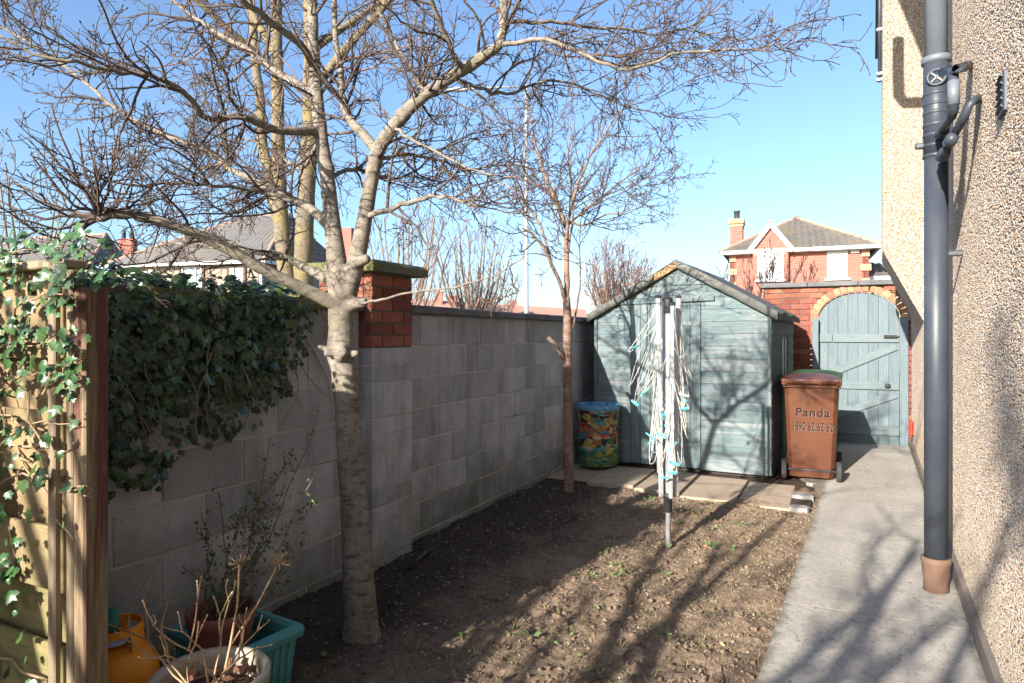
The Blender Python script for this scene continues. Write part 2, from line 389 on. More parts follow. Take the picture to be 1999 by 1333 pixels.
M['glass'] = pm('window_glass', (.30, .36, .42), (.45, .5, .55), .8, rough=.08, spec=.8)
M['panewhite'] = pm('pane_white', (.72, .73, .74), (.62, .64, .66), 1.5, rough=.35)  # bright white look of the glass, given as a colour
M['render'] = pm('beige_render', (.31, .25, .195), (.28, .225, .175), 1.2, bs=30, bst=.3)
M['brownpaint'] = pm('brown_surround', (.09, .05, .04), (.11, .065, .05), 3)
M['tilegrey'] = pm('grey_tiles', (.14, .131, .128), (.19, .178, .17), 2.2, bs=15, bst=.3, c3=(.18, .15, .12), s3=.8)
M['tiledark'] = pm('dark_tiles', (.115, .105, .095), (.16, .145, .13), 2.2, bs=15, bst=.3, c3=(.19, .15, .10), s3=.8)
M['ridge'] = pm('ridge_tiles', (.40, .22, .16), (.45, .27, .2), 4)
M['asphalt'] = pm('asphalt', (.05, .05, .05), (.065, .065, .064), 5, bs=100, bst=.4)
M['grass'] = pm('far_ground', (.07, .09, .035), (.10, .11, .05), .5, bs=20, bst=.5)
def house_brick():
    t = NT('far_red_brick'); tc = t.n('TexCoord').outputs['Object']
    mp = t.n('Mapping'); t.set(mp.inputs[0], tc); mp.inputs['Rotation'].default_value = (R(90), 0, 0)
    b = t.n('TexBrick'); t.set(b.inputs['Vector'], mp.outputs[0]); b.inputs['Scale'].default_value = 1
    b.inputs['Brick Width'].default_value = .225; b.inputs['Row Height'].default_value = .075; b.inputs['Mortar Size'].default_value = .006
    t.set(b.inputs['Color1'], (.40, .135, .10)); t.set(b.inputs['Color2'], (.34, .105, .08)); t.set(b.inputs['Mortar'], (.36, .25, .21))
    return t.done(b.outputs[0], .85, spec=.2)
M['farbrick'] = house_brick()
M['farbuff'] = pm('far_buff_brick', (.40, .22, .14), (.44, .25, .165), 3)
def basket_mat():
    t = NT('printed_fabric'); v = t.P((1, 1, 1.7))
    off = t.n('VectorMath', operation='ADD'); t.set(off.inputs[0], v)
    nz = t.n('TexNoise', i_Scale=7.0); t.set(nz.inputs['Vector'], v)
    sc = t.n('VectorMath', operation='SCALE'); t.set(sc.inputs[0], nz.outputs['Color']); sc.inputs['Scale'].default_value = .16; t.set(off.inputs[1], sc.outputs[0])
    vo = t.n('TexVoronoi', feature='F1'); t.set(vo.inputs['Vector'], off.outputs[0]); vo.inputs['Scale'].default_value = 15
    cs = t.n('SeparateColor'); t.set(cs.inputs[0], vo.outputs['Color'])
    col = t.ramp(cs.outputs[0], [(0, (.02, .02, .02)), (.14, (.05, .15, .06)), (.26, (.42, .34, .06)), (.38, (.20, .03, .02)), (.5, (.48, .06, .08)), (.6, (.50, .42, .28)), (.68, (.06, .24, .26)), (.8, (.36, .13, .05)), (.9, (.03, .05, .03))], 'CONSTANT')
    x = t.n('SeparateXYZ'); t.set(x.inputs[0], t.n('TexCoord').outputs['Object'])
    col = t.mix(t.ramp(t.math('ADD', x.outputs[2], t.math('MULTIPLY', t.math('SUBTRACT', t.noise(v, 9, 4, .6), .5), .25)), [(.1, .75), (.2, 0.)]), col, (.04, .20, .06))
    col = t.mix(t.ramp(t.noise(t.P((1, 1, 3.5)), 9, 4, .65, 1.), [(.60, 0.), (.66, .7)]), col, (.55, .52, .38))
    col = t.mix(t.ramp(t.noise(t.P((1, 1, 3)), 8, 4, .65, 1.), [(.34, .85), (.42, 0.)]), col, (.015, .012, .012))
    return t.done(col, .45, t.bump(t.noise(t.P((1, 1, 3)), 12, 3, .6), .8, .02), spec=.4)
M['basket'] = basket_mat()
M['basketrim'] = pm('blue_rim', (.03, .20, .42), (.20, .42, .58), 14, rough=.5)

# ------------------------------------------------------------------ ground, soil, path
def grid(x0, x1, y0, y1, st, fz):
    nx = int((x1 - x0) / st) + 1; ny = int((y1 - y0) / st) + 1
    m = MB(); vs_ = [(x0 + i * st, y0 + j * st, fz(x0 + i * st, y0 + j * st)) for j in range(ny) for i in range(nx)]
    fs = [(j * nx + i, j * nx + i + 1, (j + 1) * nx + i + 1, (j + 1) * nx + i) for j in range(ny - 1) for i in range(nx - 1)]
    return m.add(vs_, fs, True)
def hx(y): return 3.242 + .0399 * (y + .237)          # house wall line
def px_left(y): return 2.365 + .045 * (y + .88)       # left edge of the path
def soil_z(x, y):
    z = .030 * mnoise.noise((x * 2.2, y * 2.2, 0)) + .020 * mnoise.noise((x * 5, y * 5, 3)) + .010 * mnoise.noise((x * 15, y * 15, 5)) + .020 * abs(mnoise.noise((x * 27, y * 27, 9))) + .010 * mnoise.noise((x * 60, y * 60, 4))
    if y > 2.25 and x < 2.29: z -= min(.06, (y - 2.25) * .5)
    e = px_left(y) - x
    if e < .12: z -= (.12 - e) * .25
    return z - .005
g = MB().add([(-900, -900, -.12), (900, -900, -.12), (900, 1500, -.12), (-900, 1500, -.12)], [(0, 1, 2, 3)])
struct('ground', g, M['grass'])
struct('road', MB().add([(-9.5, -40, -.10), (-4.2, -40, -.10), (-4.2, 160, -.10), (-9.5, 160, -.10)], [(0, 1, 2, 3)]), M['asphalt'])
kb = MB().box((-4.1, 60, -.06), (.14, 200, .14), ch=.02); struct('kerb', kb, M['coping'])
struct('footpath', MB().box((-2.2, 60, -.07), (3.6, 200, .1)), M['path'])
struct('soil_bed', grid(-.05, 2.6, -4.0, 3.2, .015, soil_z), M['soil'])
# path slabs cast in bays
pth = bpy.data.objects.new('path', None); COL.objects.link(pth); pth['kind'] = 'structure'
ys = [-5.5, -3.2, -.02, 6.2]
for a, b in zip(ys[:-1], ys[1:]):
    n = 24; m = MB(); L = []; Rr = []
    for i in range(n + 1):
        y = a + .003 + (b - a - .006) * i / n
        w = .012 * mnoise.noise((y * 3, 1, 1)) + .006 * mnoise.noise((y * 17, 4, 1))
        xl = px_left(y) + w
        if y > 2.9: xl -= min(.35, (y - 2.9) * .5)
        L.append((xl, y, .035)); Rr.append((hx(y) - .02, y, .045))
    vs_ = L + Rr + [(x + .004, y, -.06) for x, y, z in L] + [(x, y, -.06) for x, y, z in Rr]; k = n + 1
    fs = [(i, k + i, k + i + 1, i + 1) for i in range(n)] + [(2 * k + i, i, i + 1, 2 * k + i + 1) for i in range(n)]
    fs += [(0, 2 * k, 3 * k, k), (n, k + n, 3 * k + n, 2 * k + n)]
    m.add(vs_, fs); ob('path_bay', m, M['path'], pth)
    if b < 5: ob('joint', MB().add([(px_left(b) + .012, b - .004, .0338), (hx(b) - .03, b - .004, .0435), (hx(b) - .03, b + .004, .0435), (px_left(b) + .012, b + .004, .0338)], [(0, 1, 2, 3)]), M['compost'], pth)
# sandstone coloured flags in front of the shed
pav = bpy.data.objects.new('paving', None); COL.objects.link(pav); pav['kind'] = 'structure'
for i, (x0, x1, y0, y1) in enumerate([(-.0, .44, 2.32, 3.1), (.45, .93, 2.27, 3.12), (.94, 1.37, 2.22, 3.14), (1.38, 1.86, 2.16, 3.14), (1.87, 2.30, 2.10, 3.06)]):
    m = MB().box(((x0 + x1) / 2, (y0 + y1) / 2, -.004), (x1 - x0 - .014, y1 - y0, .05), ch=.005)
    ob('flagstone', m, M['slab'], pav, rot=(R(U(-.3, .3)), R(U(-.4, .4)), 0))
ob('flag_bed', MB().box((1.2, 3.5, -.02), (2.5, 2.4, .05)), M['compost'], pav)
for i, (px, py, sx, sy, rz) in enumerate([(1566, 968, .2, .16, .3), (1560, 992, .17, .14, 1.0), (1590, 945, .13, .12, .6)]):
    p = gr(px, py, .02); n = 7; poly = [(sx * .55 * math.cos(a + rz) * U(.75, 1.1), sy * .55 * math.sin(a + rz) * U(.75, 1.1)) for a in [2 * math.pi * k / n for k in range(n)]]
    o = ob('broken_slab', MB().prism(poly, -.03, .022, 'z'), M['rubble'], None, (p.x, p.y, .012), (R(U(-4, 4)), R(U(-4, 4)), 0))
    tag(o, ['large broken concrete slab piece at the end of the tan flagstones', 'pale broken concrete piece nearest the soil beside the path', 'small broken concrete piece just in front of the brown bin'][i], 'rubble', 'broken concrete pieces')

# ------------------------------------------------------------------ block wall
wall = thing('block_wall', 'long grey concrete block garden wall with flat coping', 'wall')
WT = 1.60
core = MB().box((-.101, -1.55, WT / 2 - .05), (.20, 11.9, WT + .1)); ob('mortar_core', core, M['mortar'], wall)
bmeshes = {}
def block(parent, x, y0, y1, z0, z1, mat, dep=.1, name='block', gap=.005, ch=.004):
    key = (round(y1 - y0, 3), round(z1 - z0, 3), dep, mat.name)
    if key not in bmeshes:
        me = MB().box((0, 0, 0), (dep, y1 - y0 - 2 * gap, z1 - z0 - 2 * gap), ch=ch).mesh(name); me.materials.append(mat); bmeshes[key] = me
    return ob(name, bmeshes[key], None, parent, (x - dep / 2, (y0 + y1) / 2, (z0 + z1) / 2))
for c in range(8):
    z1 = WT - .222 * c; z0 = max(z1 - .222, -.1)
    off = 0 if c % 2 == 0 else .22
    y = .082 - .44 * 9 + off
    while y < 4.4:
        a, b = max(y, -7.4), min(y + .44, 4.4)
        if not (a > -.57 and b < -.14) and a < 4.3 and b > -3.6:
            # blocks are cut where the pier stands in front of the wall
            if a < -.57 < b: b = -.572
            if a < -.14 < b: a = -.138
            if b - a > .05: block(wall, .004 + U(-.0025, .0025), a, b, z0, z1, M['block'])
        y += .44
ob('block_run', MB().box((-.05, -5.5, WT / 2), (.11, 3.8, WT - .01)), M['block'], wall)
y = -7.4
while y < 4.4:
    L = .61; b = min(y + L, 4.4)
    left = y < -.6
    if b > -.1 or y < -.62:
        a = max(y, -.14) if y > -.62 else y
        if y < -.6 and b > -.58: b2 = -.585
        else: b2 = b
        m = MB().box((-.10, (a + b2) / 2, WT + .031 + U(-.002, .002)), (.31, b2 - a - .004, .058), ch=.008)
        ob('coping_stone', m, M['moss_coping' if left else 'coping'], wall)
    y += L
# pier
pier = thing('wall_pier', 'red brick topped pier with mossy concrete cap behind the pale tree trunk', 'pier', (0, 0, 0))
PX0, PX1, PY0, PY1 = -.33, .10, -.575, -.140
ob('pier_core', MB().box(((PX0 + PX1) / 2, (PY0 + PY1) / 2, 1.605), (PX1 - PX0 - .016, PY1 - PY0 - .016, .47)), M['brickmortar'], pier)
ob('pier_core', MB().box(((PX0 + PX1) / 2, (PY0 + PY1) / 2, .63), (PX1 - PX0 - .015, PY1 - PY0 - .015, 1.47)), M['mortar'], pier)
def pier_course(z0, z1, splits, mat, nm, gap):
    # faces: +X (garden side) and -Y (towards the camera)
    w = PY1 - PY0
    for a, b in zip(splits[:-1], splits[1:]):
        me = MB().box((0, 0, 0), (.06, (b - a) * w - gap, z1 - z0 - gap), ch=.003)
        ob(nm, me, mat, pier, (PX1 - .03 + U(-.002, .002), PY0 + (a + b) / 2 * w, (z0 + z1) / 2))
    sp2 = [0, .5, 1] if len(splits) != 3 else [0, .25, .75, 1]
    if nm == 'block': sp2 = [0, 1]
    w2 = PX1 - PX0 - .062
    for a, b in zip(sp2[:-1], sp2[1:]):
        me = MB().box((0, 0, 0), ((b - a) * w2 - gap, .06, z1 - z0 - gap), ch=.003)
        ob(nm, me, mat, pier, (PX0 + (a + b) / 2 * w2, PY0 + .03 + U(-.002, .002), (z0 + z1) / 2))
z = 1.835
for c in range(6):
    pier_course(z - .0765, z, [0, .5, 1] if c % 2 == 0 else [0, .25, .77, 1], M['brick'], 'brick', .011); z -= .0765
for h in [.11, .11, .222] * 3 + [.1]:
    pier_course(z - h, z, [0, 1], M['block'], 'block', .01); z -= h
    if z < -.02: break
capm = MB()
ex = .075
b0 = [(PX0 - ex, PY0 - ex), (PX1 + ex, PY0 - ex), (PX1 + ex, PY1 + ex), (PX0 - ex, PY1 + ex)]
def ring(ins, z): return [(x + (ins if x < 0 else -ins) * 1, y + (ins if y < -.35 else -ins), z) for x, y in b0]
vs_ = ring(.0, 1.842) + ring(0, 1.89) + ring(.022, 1.912) + ring(.2, 1.93)
capm.add(vs_, [(3, 2, 1, 0)] + [(i * 4 + k, i * 4 + (k + 1) % 4, i * 4 + 4 + (k + 1) % 4, i * 4 + 4 + k) for i in range(3) for k in range(4)] + [(12, 13, 14, 15)])
ob('cap', capm, M['moss_coping'], pier)

# ------------------------------------------------------------------ house on the right
house = thing('rendered_house', 'tan pebble dashed house wall on the right with a corbelled chimney breast', 'house')
m = MB(); a0, a1 = -7.0, 7.2
m.add([(hx(a0), a0, -.1), (hx(a1), a1, -.1), (hx(a1), a1, 5.6), (hx(a0), a0, 5.6), (hx(a0) + 5, a0, -.1), (hx(a1) + 5, a1, -.1), (hx(a1) + 5, a1, 5.6), (hx(a0) + 5, a0, 5.6)],
      [(1, 0, 3, 2), (4, 5, 6, 7), (0, 4, 7, 3), (5, 1, 2, 6)])
ob('wall', m, M['pebble'], house)
BY0, BY1, BO = 3.545, 4.55, .342
cb = MB(); 
pr = [(0.03, 1.52), (-BO, 2.275), (-BO, 6.6), (.03, 6.6)]
cb.add([(hx(BY0) + a, BY0, z) for a, z in pr] + [(hx(BY1) + a, BY1, z) for a, z in pr], [(3, 2, 1, 0), (4, 5, 6, 7), (0, 1, 5, 4), (1, 2, 6, 5), (2, 3, 7, 6)])
ob('chimney_breast', cb, M['pebble'], house)
def pebble_coat(parent, verts, faces, density, seed):
    """loose dash of real pebbles: points scattered on the wall faces, one small stone on each"""
    me = bpy.data.meshes.new('pebbles'); me.from_pydata(verts, [], faces); me.update()
    o = bpy.data.objects.new('pebbles', me); COL.objects.link(o); o.parent = parent; o['kind'] = 'stuff'
    ng = bpy.data.node_groups.new('pebble_scatter', 'GeometryNodeTree')
    ng.interface.new_socket('Geometry', in_out='INPUT', socket_type='NodeSocketGeometry'); ng.interface.new_socket('Geometry', in_out='OUTPUT', socket_type='NodeSocketGeometry')
    N = ng.nodes.new; L = ng.links.new
    gi, go = N('NodeGroupInput'), N('NodeGroupOutput')
    dp = N('GeometryNodeDistributePointsOnFaces'); dp.inputs['Density'].default_value = density; dp.inputs['Seed'].default_value = seed
    ic = N('GeometryNodeMeshIcoSphere'); ic.inputs['Radius'].default_value = .0047; ic.inputs['Subdivisions'].default_value = 1
    st_ = N('GeometryNodeSetShadeSmooth'); ms = N('GeometryNodeSetMaterial'); ms.inputs['Material'].default_value = M['pebblestone']
    io = N('GeometryNodeInstanceOnPoints'); rv = N('FunctionNodeRandomValue'); rv.data_type = 'FLOAT_VECTOR'
    rv.inputs[0].default_value = (.55, .55, .5); rv.inputs[1].default_value = (1.35, 1.25, .95)
    rr = N('FunctionNodeRandomValue'); rr.data_type = 'FLOAT_VECTOR'; rr.inputs[0].default_value = (-.5, -.5, 0); rr.inputs[1].default_value = (.5, .5, 6.28); rr.inputs['Seed'].default_value = 5
    ri = N('FunctionNodeRotateRotation'); er = N('FunctionNodeEulerToRotation')
    ri.rotation_space = 'LOCAL'
    L(gi.outputs[0], dp.inputs['Mesh']); L(dp.outputs['Points'], io.inputs['Points']); L(ic.outputs['Mesh'], st_.inputs[0]); L(st_.outputs[0], ms.inputs[0]); L(ms.outputs[0], io.inputs['Instance'])
    L(rv.outputs[0], io.inputs['Scale']); L(rr.outputs[0], er.inputs[0]); L(dp.outputs['Rotation'], ri.inputs[0]); L(er.outputs[0], ri.inputs[1]); L(ri.outputs[0], io.inputs['Rotation'])
    L(io.outputs[0], go.inputs[0])
    md = o.modifiers.new('scatter', 'NODES'); md.node_group = ng
    return o
pa, pb = -2.7, 5.82
pebble_coat(house, [(hx(pa), pa, .15), (hx(pb), pb, .15), (hx(pb), pb, 4.86), (hx(pa), pa, 4.86)], [(1, 0, 3, 2)], 10500, 1)
pebble_coat(house, [(hx(BY0) + a, BY0, z) for a, z in pr[:3]] + [(hx(BY0), BY0, 5.2), (hx(BY0) - BO, BY0, 5.2), (hx(BY1) - BO, BY1, 2.275), (hx(BY1) - BO, BY1, 5.2), (hx(BY1), BY1, 1.52)], [(0, 3, 4, 1), (1, 4, 6, 5), (0, 1, 5, 7)], 10500, 2)
pl = MB(); n = 30
for i in range(n):
    y0, y1 = -5.5 + 11.3 * i / n, -5.5 + 11.3 * (i + 1) / n
    pl.add([(hx(y0) - .028, y0, -.02), (hx(y1) - .028, y1, -.02), (hx(y1) - .022, y1, .13), (hx(y0) - .022, y0, .13), (hx(y0) + .01, y0, .16), (hx(y1) + .01, y1, .16)], [(1, 0, 3, 2), (2, 3, 4, 5)])
ob('plinth', pl, M['plinth'], house)
ev = MB().prism([(hx(0) - .40, 5.5), (hx(0) - .40, 5.66), (hx(0) + 3, 7.5), (hx(0) + 3, 7.3), (hx(0) + .2, 5.5)], -7, 7.3, 'y')
ob('eaves', ev, M['tilegrey'], house, rot=(0, 0, R(-2.28)))
gt = MB().tube([(hx(y) - .44, y, 5.55) for y in (-7, 0, BY0 - .02)], .055, 10); ob('gutter', gt, M['blackplastic'], house)
yd = BY0 - 1.62
ob('unseen_bent_pipe', MB().tube([(hx(yd) - .42, yd, 4.95), (hx(yd) - .42, yd, 4.6), (hx(yd) - .415, yd, 4.40), (hx(yd) - .37, yd, 4.32), (hx(yd) - .2, yd, 4.30), (hx(yd) + .05, yd, 4.30)], .05, 10), M['blackplastic'], house)  # unseen bent pipe, added and shaped for its hooked shadow on the breast
# narrow metal pole clipped to the side of the breast
q = at(1719, 60, 6.45)
pole = thing('aerial_pole', 'thin dark pole with bright clamps on the left side of the chimney breast', 'pole', (q.x, q.y + .1, 0))
ob('tube', MB().tube([(0, 0, 3.98), (0, 0, 5.8)], .017, 8), M['darkplastic'], pole)
for zz in (4.0, 4.06, 4.5):
    ob('clamp', MB().box((.0, 0, zz), (.06, .05, .03), ch=.006).tube([(.02, 0, zz), (.09, 0, zz)], .008, 6), M['galv'], pole)

# soil stack
PXX, PYY = gr(1828, 1153, .04).x, gr(1828, 1153, .04).y
def wx(d=0): return hx(PYY) - PXX
st = thing('soil_stack', 'dark grey vertical drain pipe on the pebble dashed wall with branch elbows', 'pipe', (PXX, PYY, 0))
pz = lambda py: EYE - (py - HOR) / F_PX * 3.625
PR = .058
ob('collar', MB().lathe([(.05, .03), (.064, .03), (.060, .10), (.066, .13), (.070, .19), (.074, .20), (.074, .225), (.060, .228)], (0, 0, 0), 20, wob=lambda a, z: .04 * math.sin(a * 2)), M['claypipe'], st)
ob('lower_pipe', MB().tube([(0, 0, .18), (0, 0, pz(305))], PR, 24, smooth=True), M['darkplastic'], st)
seg = MB()
for py in (305, 285, 265, 245, 222, 205, 185):
    seg.lathe([(PR, pz(py) - .012), (PR + .007, pz(py) - .008), (PR + .007, pz(py) + .008), (PR, pz(py) + .012)], n=24)
ob('joint_ring', seg, M['darkplastic'], st)
ob('junction', MB().tube([(0, 0, pz(305)), (0, 0, pz(122))], PR + .004, 24), M['darkplastic'], st)
ob('ring_seal', MB().lathe([(PR, pz(126)), (PR + .014, pz(124)), (PR + .014, pz(113)), (PR, pz(111))], n=24), M['greyplastic'], st)
ob('lit_upper_pipe', MB().tube([(0, 0, pz(115)), (0, 0, 5.2)], PR - .003, 24), M['greyplastic'], st)  # paler grey than the lower pipe: the light on it is in its colour
tocam = Vector((CX - PXX, CY - PYY, 0)).normalized(); side = Vector((-tocam.y, tocam.x, 0)) * 1.0
if side.x < 0: side = -side
ac = tocam * (PR + .004) + side * .002
acc = MB(); zc = pz(158)
MMt = Matrix((side, Vector((0, 0, 1)), tocam)).transposed()
acc.lathe([(.030, .0), (.047, .0), (.050, .012), (.047, .022), (.036, .022), (.034, .014), (.001, .012)], ac + Vector((0, 0, zc)) - tocam * .012, 28, MMt)
for sg in (-1, 1):
    acc.box(ac + Vector((0, 0, zc)) + tocam * .006, (.085, .008, .008), MMt @ Matrix.Rotation(sg * R(45), 3, 'Z'))
ob('access_cap', acc, M['darkplastic'], st)
def onw(px, py, off):   # point off metres away from the house wall
    k = (px - 1000) / F_PX
    # solve d so that the x equals hx(y) - off
    d = 3.7
    for _ in range(30):
        p = at(px, py, d); e = p.x - (hx(p.y) - off); d += e * 1.0 / (S_ - k * C_ + .04 * C_) if abs(e) > 1e-5 else 0
    return at(px, py, d)
O = Vector((PXX, PYY, 0))
def rel(px, py, off): return onw(px, py, off) - O
ob('branch_pipe', MB().tube([rel(1895, 126, .0), rel(1884, 131, .05), rel(1868, 134, .10), rel(1862, 142, .115), rel(1862, 160, .118), rel(1862, 212, .118), rel(1858, 226, .12), rel(1845, 243, .12), rel(1836, 262, .11)], [.021] * 9, 12), M['darkplastic'], st)
ob('branch_sleeve', MB().tube([rel(1862, 158, .118), rel(1862, 205, .118)], .024, 12), M['greyplastic'], st)
ob('branch_stub', MB().tube([rel(1840, 141, .15), rel(1868, 134, .11), rel(1887, 128, .03)], .02, 12), M['darkplastic'], st)
ob('branch_pipe', MB().tube([rel(1915, 190, -.01), rel(1903, 196, .04), rel(1893, 203, .06), rel(1880, 233, .08), rel(1860, 268, .10), rel(1853, 280, .11), rel(1848, 293, .12), rel(1838, 308, .11)], .019, 12), M['darkplastic'], st)
for (px, py, o1) in ((1836, 262, .115), (1838, 306, .115), (1853, 279, .11)):
    p = rel(px, py, o1); p2 = rel(px + 7, py - 10, o1)
    ob('branch_socket', MB().tube([p, p.lerp(p2, .9)], .028, 12), M['darkplastic'], st)
ob('wall_bracket', MB().box((-.02, 0, pz(282)), (.16, .03, .03), ch=.006), M['darkplastic'], st)
ob('wall_bracket', MB().box((wx() / 2, 0, 1.9), (wx() + .02, .03, .03), ch=.006), M['darkplastic'], st)
# louvre vent
v0 = onw(1962, 185, 0)
vent = thing('wall_vent', 'small black louvred vent set in the pebble dashed wall', 'vent', (v0.x, v0.y, v0.z), R(-2.28))
ob('frame', MB().box((-.002, 0, 0), (.024, .13, .15), ch=.004), M['darkplastic'], vent)
for i in range(5):
    ob('louvre', MB().box((-.015, 0, -.056 + i * .028), (.016, .115, .005), Matrix.Rotation(R(35), 3, 'Y')), M['blackplastic'], vent)
# red hook by the gate
q = onw(1779, 836, .03)
tag(ob('red_holder', MB().box((0, 0, 0), (.05, .05, .19), ch=.018).box((0, -.03, .02), (.03, .03, .06), ch=.008), M['red'], None, q), 'small red plastic holder low on the house wall beside the gate', 'holder')

# ------------------------------------------------------------------ gate wall and gate
GY = 5.87
gx = lambda px: onY(px, GY)[0]
gz = lambda px, py: EYE - (py - HOR) / F_PX * onY(px, GY)[1]
gw = thing('brick_gateway', 'red brick wall with buff brick arch around the blue garden gate', 'wall', (0, GY, 0))
XL, XA, XB, XR = 1.75, gx(1598), gx(1757), hx(GY)
XC = (XA + XB) / 2; RA = (XB - XA) / 2 + .012
ZS = 1.66; ZT = 2.03; RZ = ZT - ZS
TOPZ = 2.10
def arch_h(x, e=0):   # height of the opening at x
    u = (x - XC) / (RA + e)
    return ZS + (RZ + e) * math.sqrt(max(0, 1 - u * u)) if abs(u) < 1 else 0
cs = MB()
cols = 40
for i in range(cols):
    x0 = XL + (XR - XL) * i / cols; x1 = XL + (XR - XL) * (i + 1) / cols
    h = max(arch_h(x0, .09), arch_h(x1, .09))
    cs.box(((x0 + x1) / 2, .115, (h + TOPZ) / 2), (x1 - x0, .20, TOPZ - h))
ob('mortar_core', cs, M['brickmortar'], gw)
row = 0; z = TOPZ
while z > -.03:
    z0 = z - .075; x = XL - (.1125 if row % 2 else 0)
    while x < XR:
        a, b = max(x, XL), min(x + .225, XR)
        zc = (z + z0) / 2; spans = [(a, b)]
        if zc < ZT + .09:
            if zc <= ZS: hw = RA + .0
            else: hw = (RA + .095) * math.sqrt(max(0, 1 - ((zc - ZS) / (RZ + .095)) ** 2))
            l, r = XC - hw, XC + hw; spans = []
            if a < l: spans.append((a, min(b, l)))
            if b > r: spans.append((max(a, r), b))
        for (p, q) in spans:
            if q - p > .025:
                ob('brick', MB().box((0, 0, 0), (q - p - .010, .06, .064), ch=.003), M['brick'], gw, ((p + q) / 2, .03 + U(-.002, .002), zc))
        x += .225
    z = z0; row += 1
nv = 19
for i in range(nv):
    a = math.pi * (i + .5) / nv
    cxx = XC + (RA + .045) * math.cos(a); czz = ZS + (RZ + .045) * math.sin(a)
    nxn, nzn = math.cos(a) / (RA), math.sin(a) / RZ; an = math.atan2(nzn, nxn)
    wd = math.pi * (RA + RZ) / 2 / nv * 1.02
    ob('arch_brick', MB().box((0, 0, 0), (.09, .07, wd - .008), ch=.003), M['buffbrick'], gw, (cxx, .026, czz), (0, -an, 0))
for i in range(3):
    a, b = XL - .06 + (XR - XL + .06) * i / 3, XL - .06 + (XR - XL + .06) * (i + 1) / 3
    ob('coping_stone', MB().box(((a + b) / 2, .11, TOPZ + .034), (b - a - .004, .34, .065), ch=.008), M['coping'], gw)
gate = thing('garden_gate', 'pale blue arched wooden gate with ledges and braces', 'gate', (0, GY + .06, 0))
nb = 8; w = (XB - XA) / nb
for i in range(nb):
    a, b = XA + i * w + .002, XA + (i + 1) * w - .002
    top = [(a + (b - a) * k / 4) for k in range(5)]
    poly = [(a, .04), (b, .04)] + [(x, max(arch_h(x) - .012, .5)) for x in reversed(top)]
    ob('board', MB().prism(poly, 0, .022, 'y'), M['gate'], gate)
bp = [XA + .01 + (XB - XA - .02) * k / 16 for k in range(17)]
ob('added_backing', MB().prism([(XA + .01, .06), (XB - .01, .06)] + [(x, arch_h(x) - .02) for x in reversed(bp)], .023, .034, 'y'), M['gapdark'], gate)  # dark sheet added so no bright background shows between the boards
def rail(z0, z1, x0=XA, x1=XB, nm='rail'):
    ob(nm, MB().box(((x0 + x1) / 2, -.014, (z0 + z1) / 2), (x1 - x0 - .006, .028, z1 - z0), ch=.004), M['gate_h'], gate)
r1 = (gz(1680, 668), gz(1680, 652)); rail(r1[0], r1[1], XA, XA + .17); rail(r1[0], r1[1], XA + .175, XB)
r2 = (gz(1680, 760), gz(1680, 744)); rail(*r2)
r3 = (gz(1680, 848), gz(1680, 831)); rail(*r3)
def brace(xa, za, xb, zb):
    L = math.hypot(xb - xa, zb - za); an = math.atan2(zb - za, xb - xa)
    ob('brace', MB().box((0, 0, 0), (L, .026, .10), ch=.004), M['gate_h'], gate, ((xa + xb) / 2, -.013, (za + zb) / 2), (0, -an, 0))
brace(XA + .05, r2[1] + .05, XB - .04, r1[0] - .05); brace(XA + .05, r3[1] + .05, XB - .04, r2[0] - .05)
ob('latch', MB().box((XB - .10, -.032, r1[0] + .07), (.15, .012, .05), ch=.003).tube([(XB - .17, -.045, r1[0] + .07), (XB + .03, -.045, r1[0] + .07)], .009, 8), M['rubber'], gate)
ob('handle_ring', MB().lathe([(.018, 0), (.034, 0), (.034, .012), (.018, .014), (.012, .02), (.001, .021)], (XB - .13, -.03, (r2[0] + r2[1]) / 2 + .0), 18, Matrix.Rotation(R(90), 3, 'X')), M['blackplastic'], gate)
gf = thing('gate_frame', 'blue grey timber posts holding the arched garden gate', 'gate frame', (0, GY - .03, 0))
ob('post', MB().box((XA - .034, 0, .83), (.075, .06, 1.70), ch=.004), M['gate'], gf)
ob('post', MB().box((XB + .044, 0, .83), (.095, .06, 1.70), ch=.004), M['gate'], gf)

# ------------------------------------------------------------------ shed
SH = thing('garden_shed', 'weathered blue green timber garden shed with felt roof', 'shed', (.19, 3.30, 0.0), R(-2.0))
SW, SD, SE, SR = 1.87, 2.15, 1.69, 2.22
def roofz(x): return SE + (SR - SE) * (1 - abs(x - SW / 2) / (SW / 2))
core = MB().prism([(.03, .06), (SW - .03, .06), (SW - .03, SE - .03), (SW / 2, SR - .04), (.03, SE - .03)], .03, SD, 'y'); ob('inner_frame', core, M['gapdark'], SH)
bh = .128; z = .045; DX0, DX1, DZ = .42, 1.18, 1.80
def shiplap(parent, x0, x1, z0, z1, y=0.0, mat='shed'):
    # a board tilted so that its lower edge stands proud of the one below
    zl = [min(z1, roofz(x) - .002) for x in (x0, x1)]
    if min(z1, roofz((x0 + x1) / 2)) - z0 < .012: return
    n = 6 if z1 > SE - .02 else 1
    top = [(x0 + (x1 - x0) * k / n) for k in range(n + 1)]
    tz = [min(z1, roofz(x)) for x in top]
    m = MB(); vs_ = []; fs = []
    for x, t in zip(top, tz):
        t = max(t, z0 + .0005); f = (t - z0) / (z1 - z0)
        vs_ += [(x, y - .012, z0), (x, y - .012 + .009 * f, t - .001), (x, y + .012, t - .001), (x, y + .012, z0)]
    for k in range(n):
        a = 4 * k; b = a + 4
        fs += [(a, b, b + 1, a + 1), (a + 1, b + 1, b + 2, a + 2), (a + 3, b + 3, b, a)]
    fs += [(0, 1, 2, 3), (4 * n + 3, 4 * n + 2, 4 * n + 1, 4 * n)]
    m.add(vs_, fs); ob('cladding_board', m, M[mat], parent)
k = 0
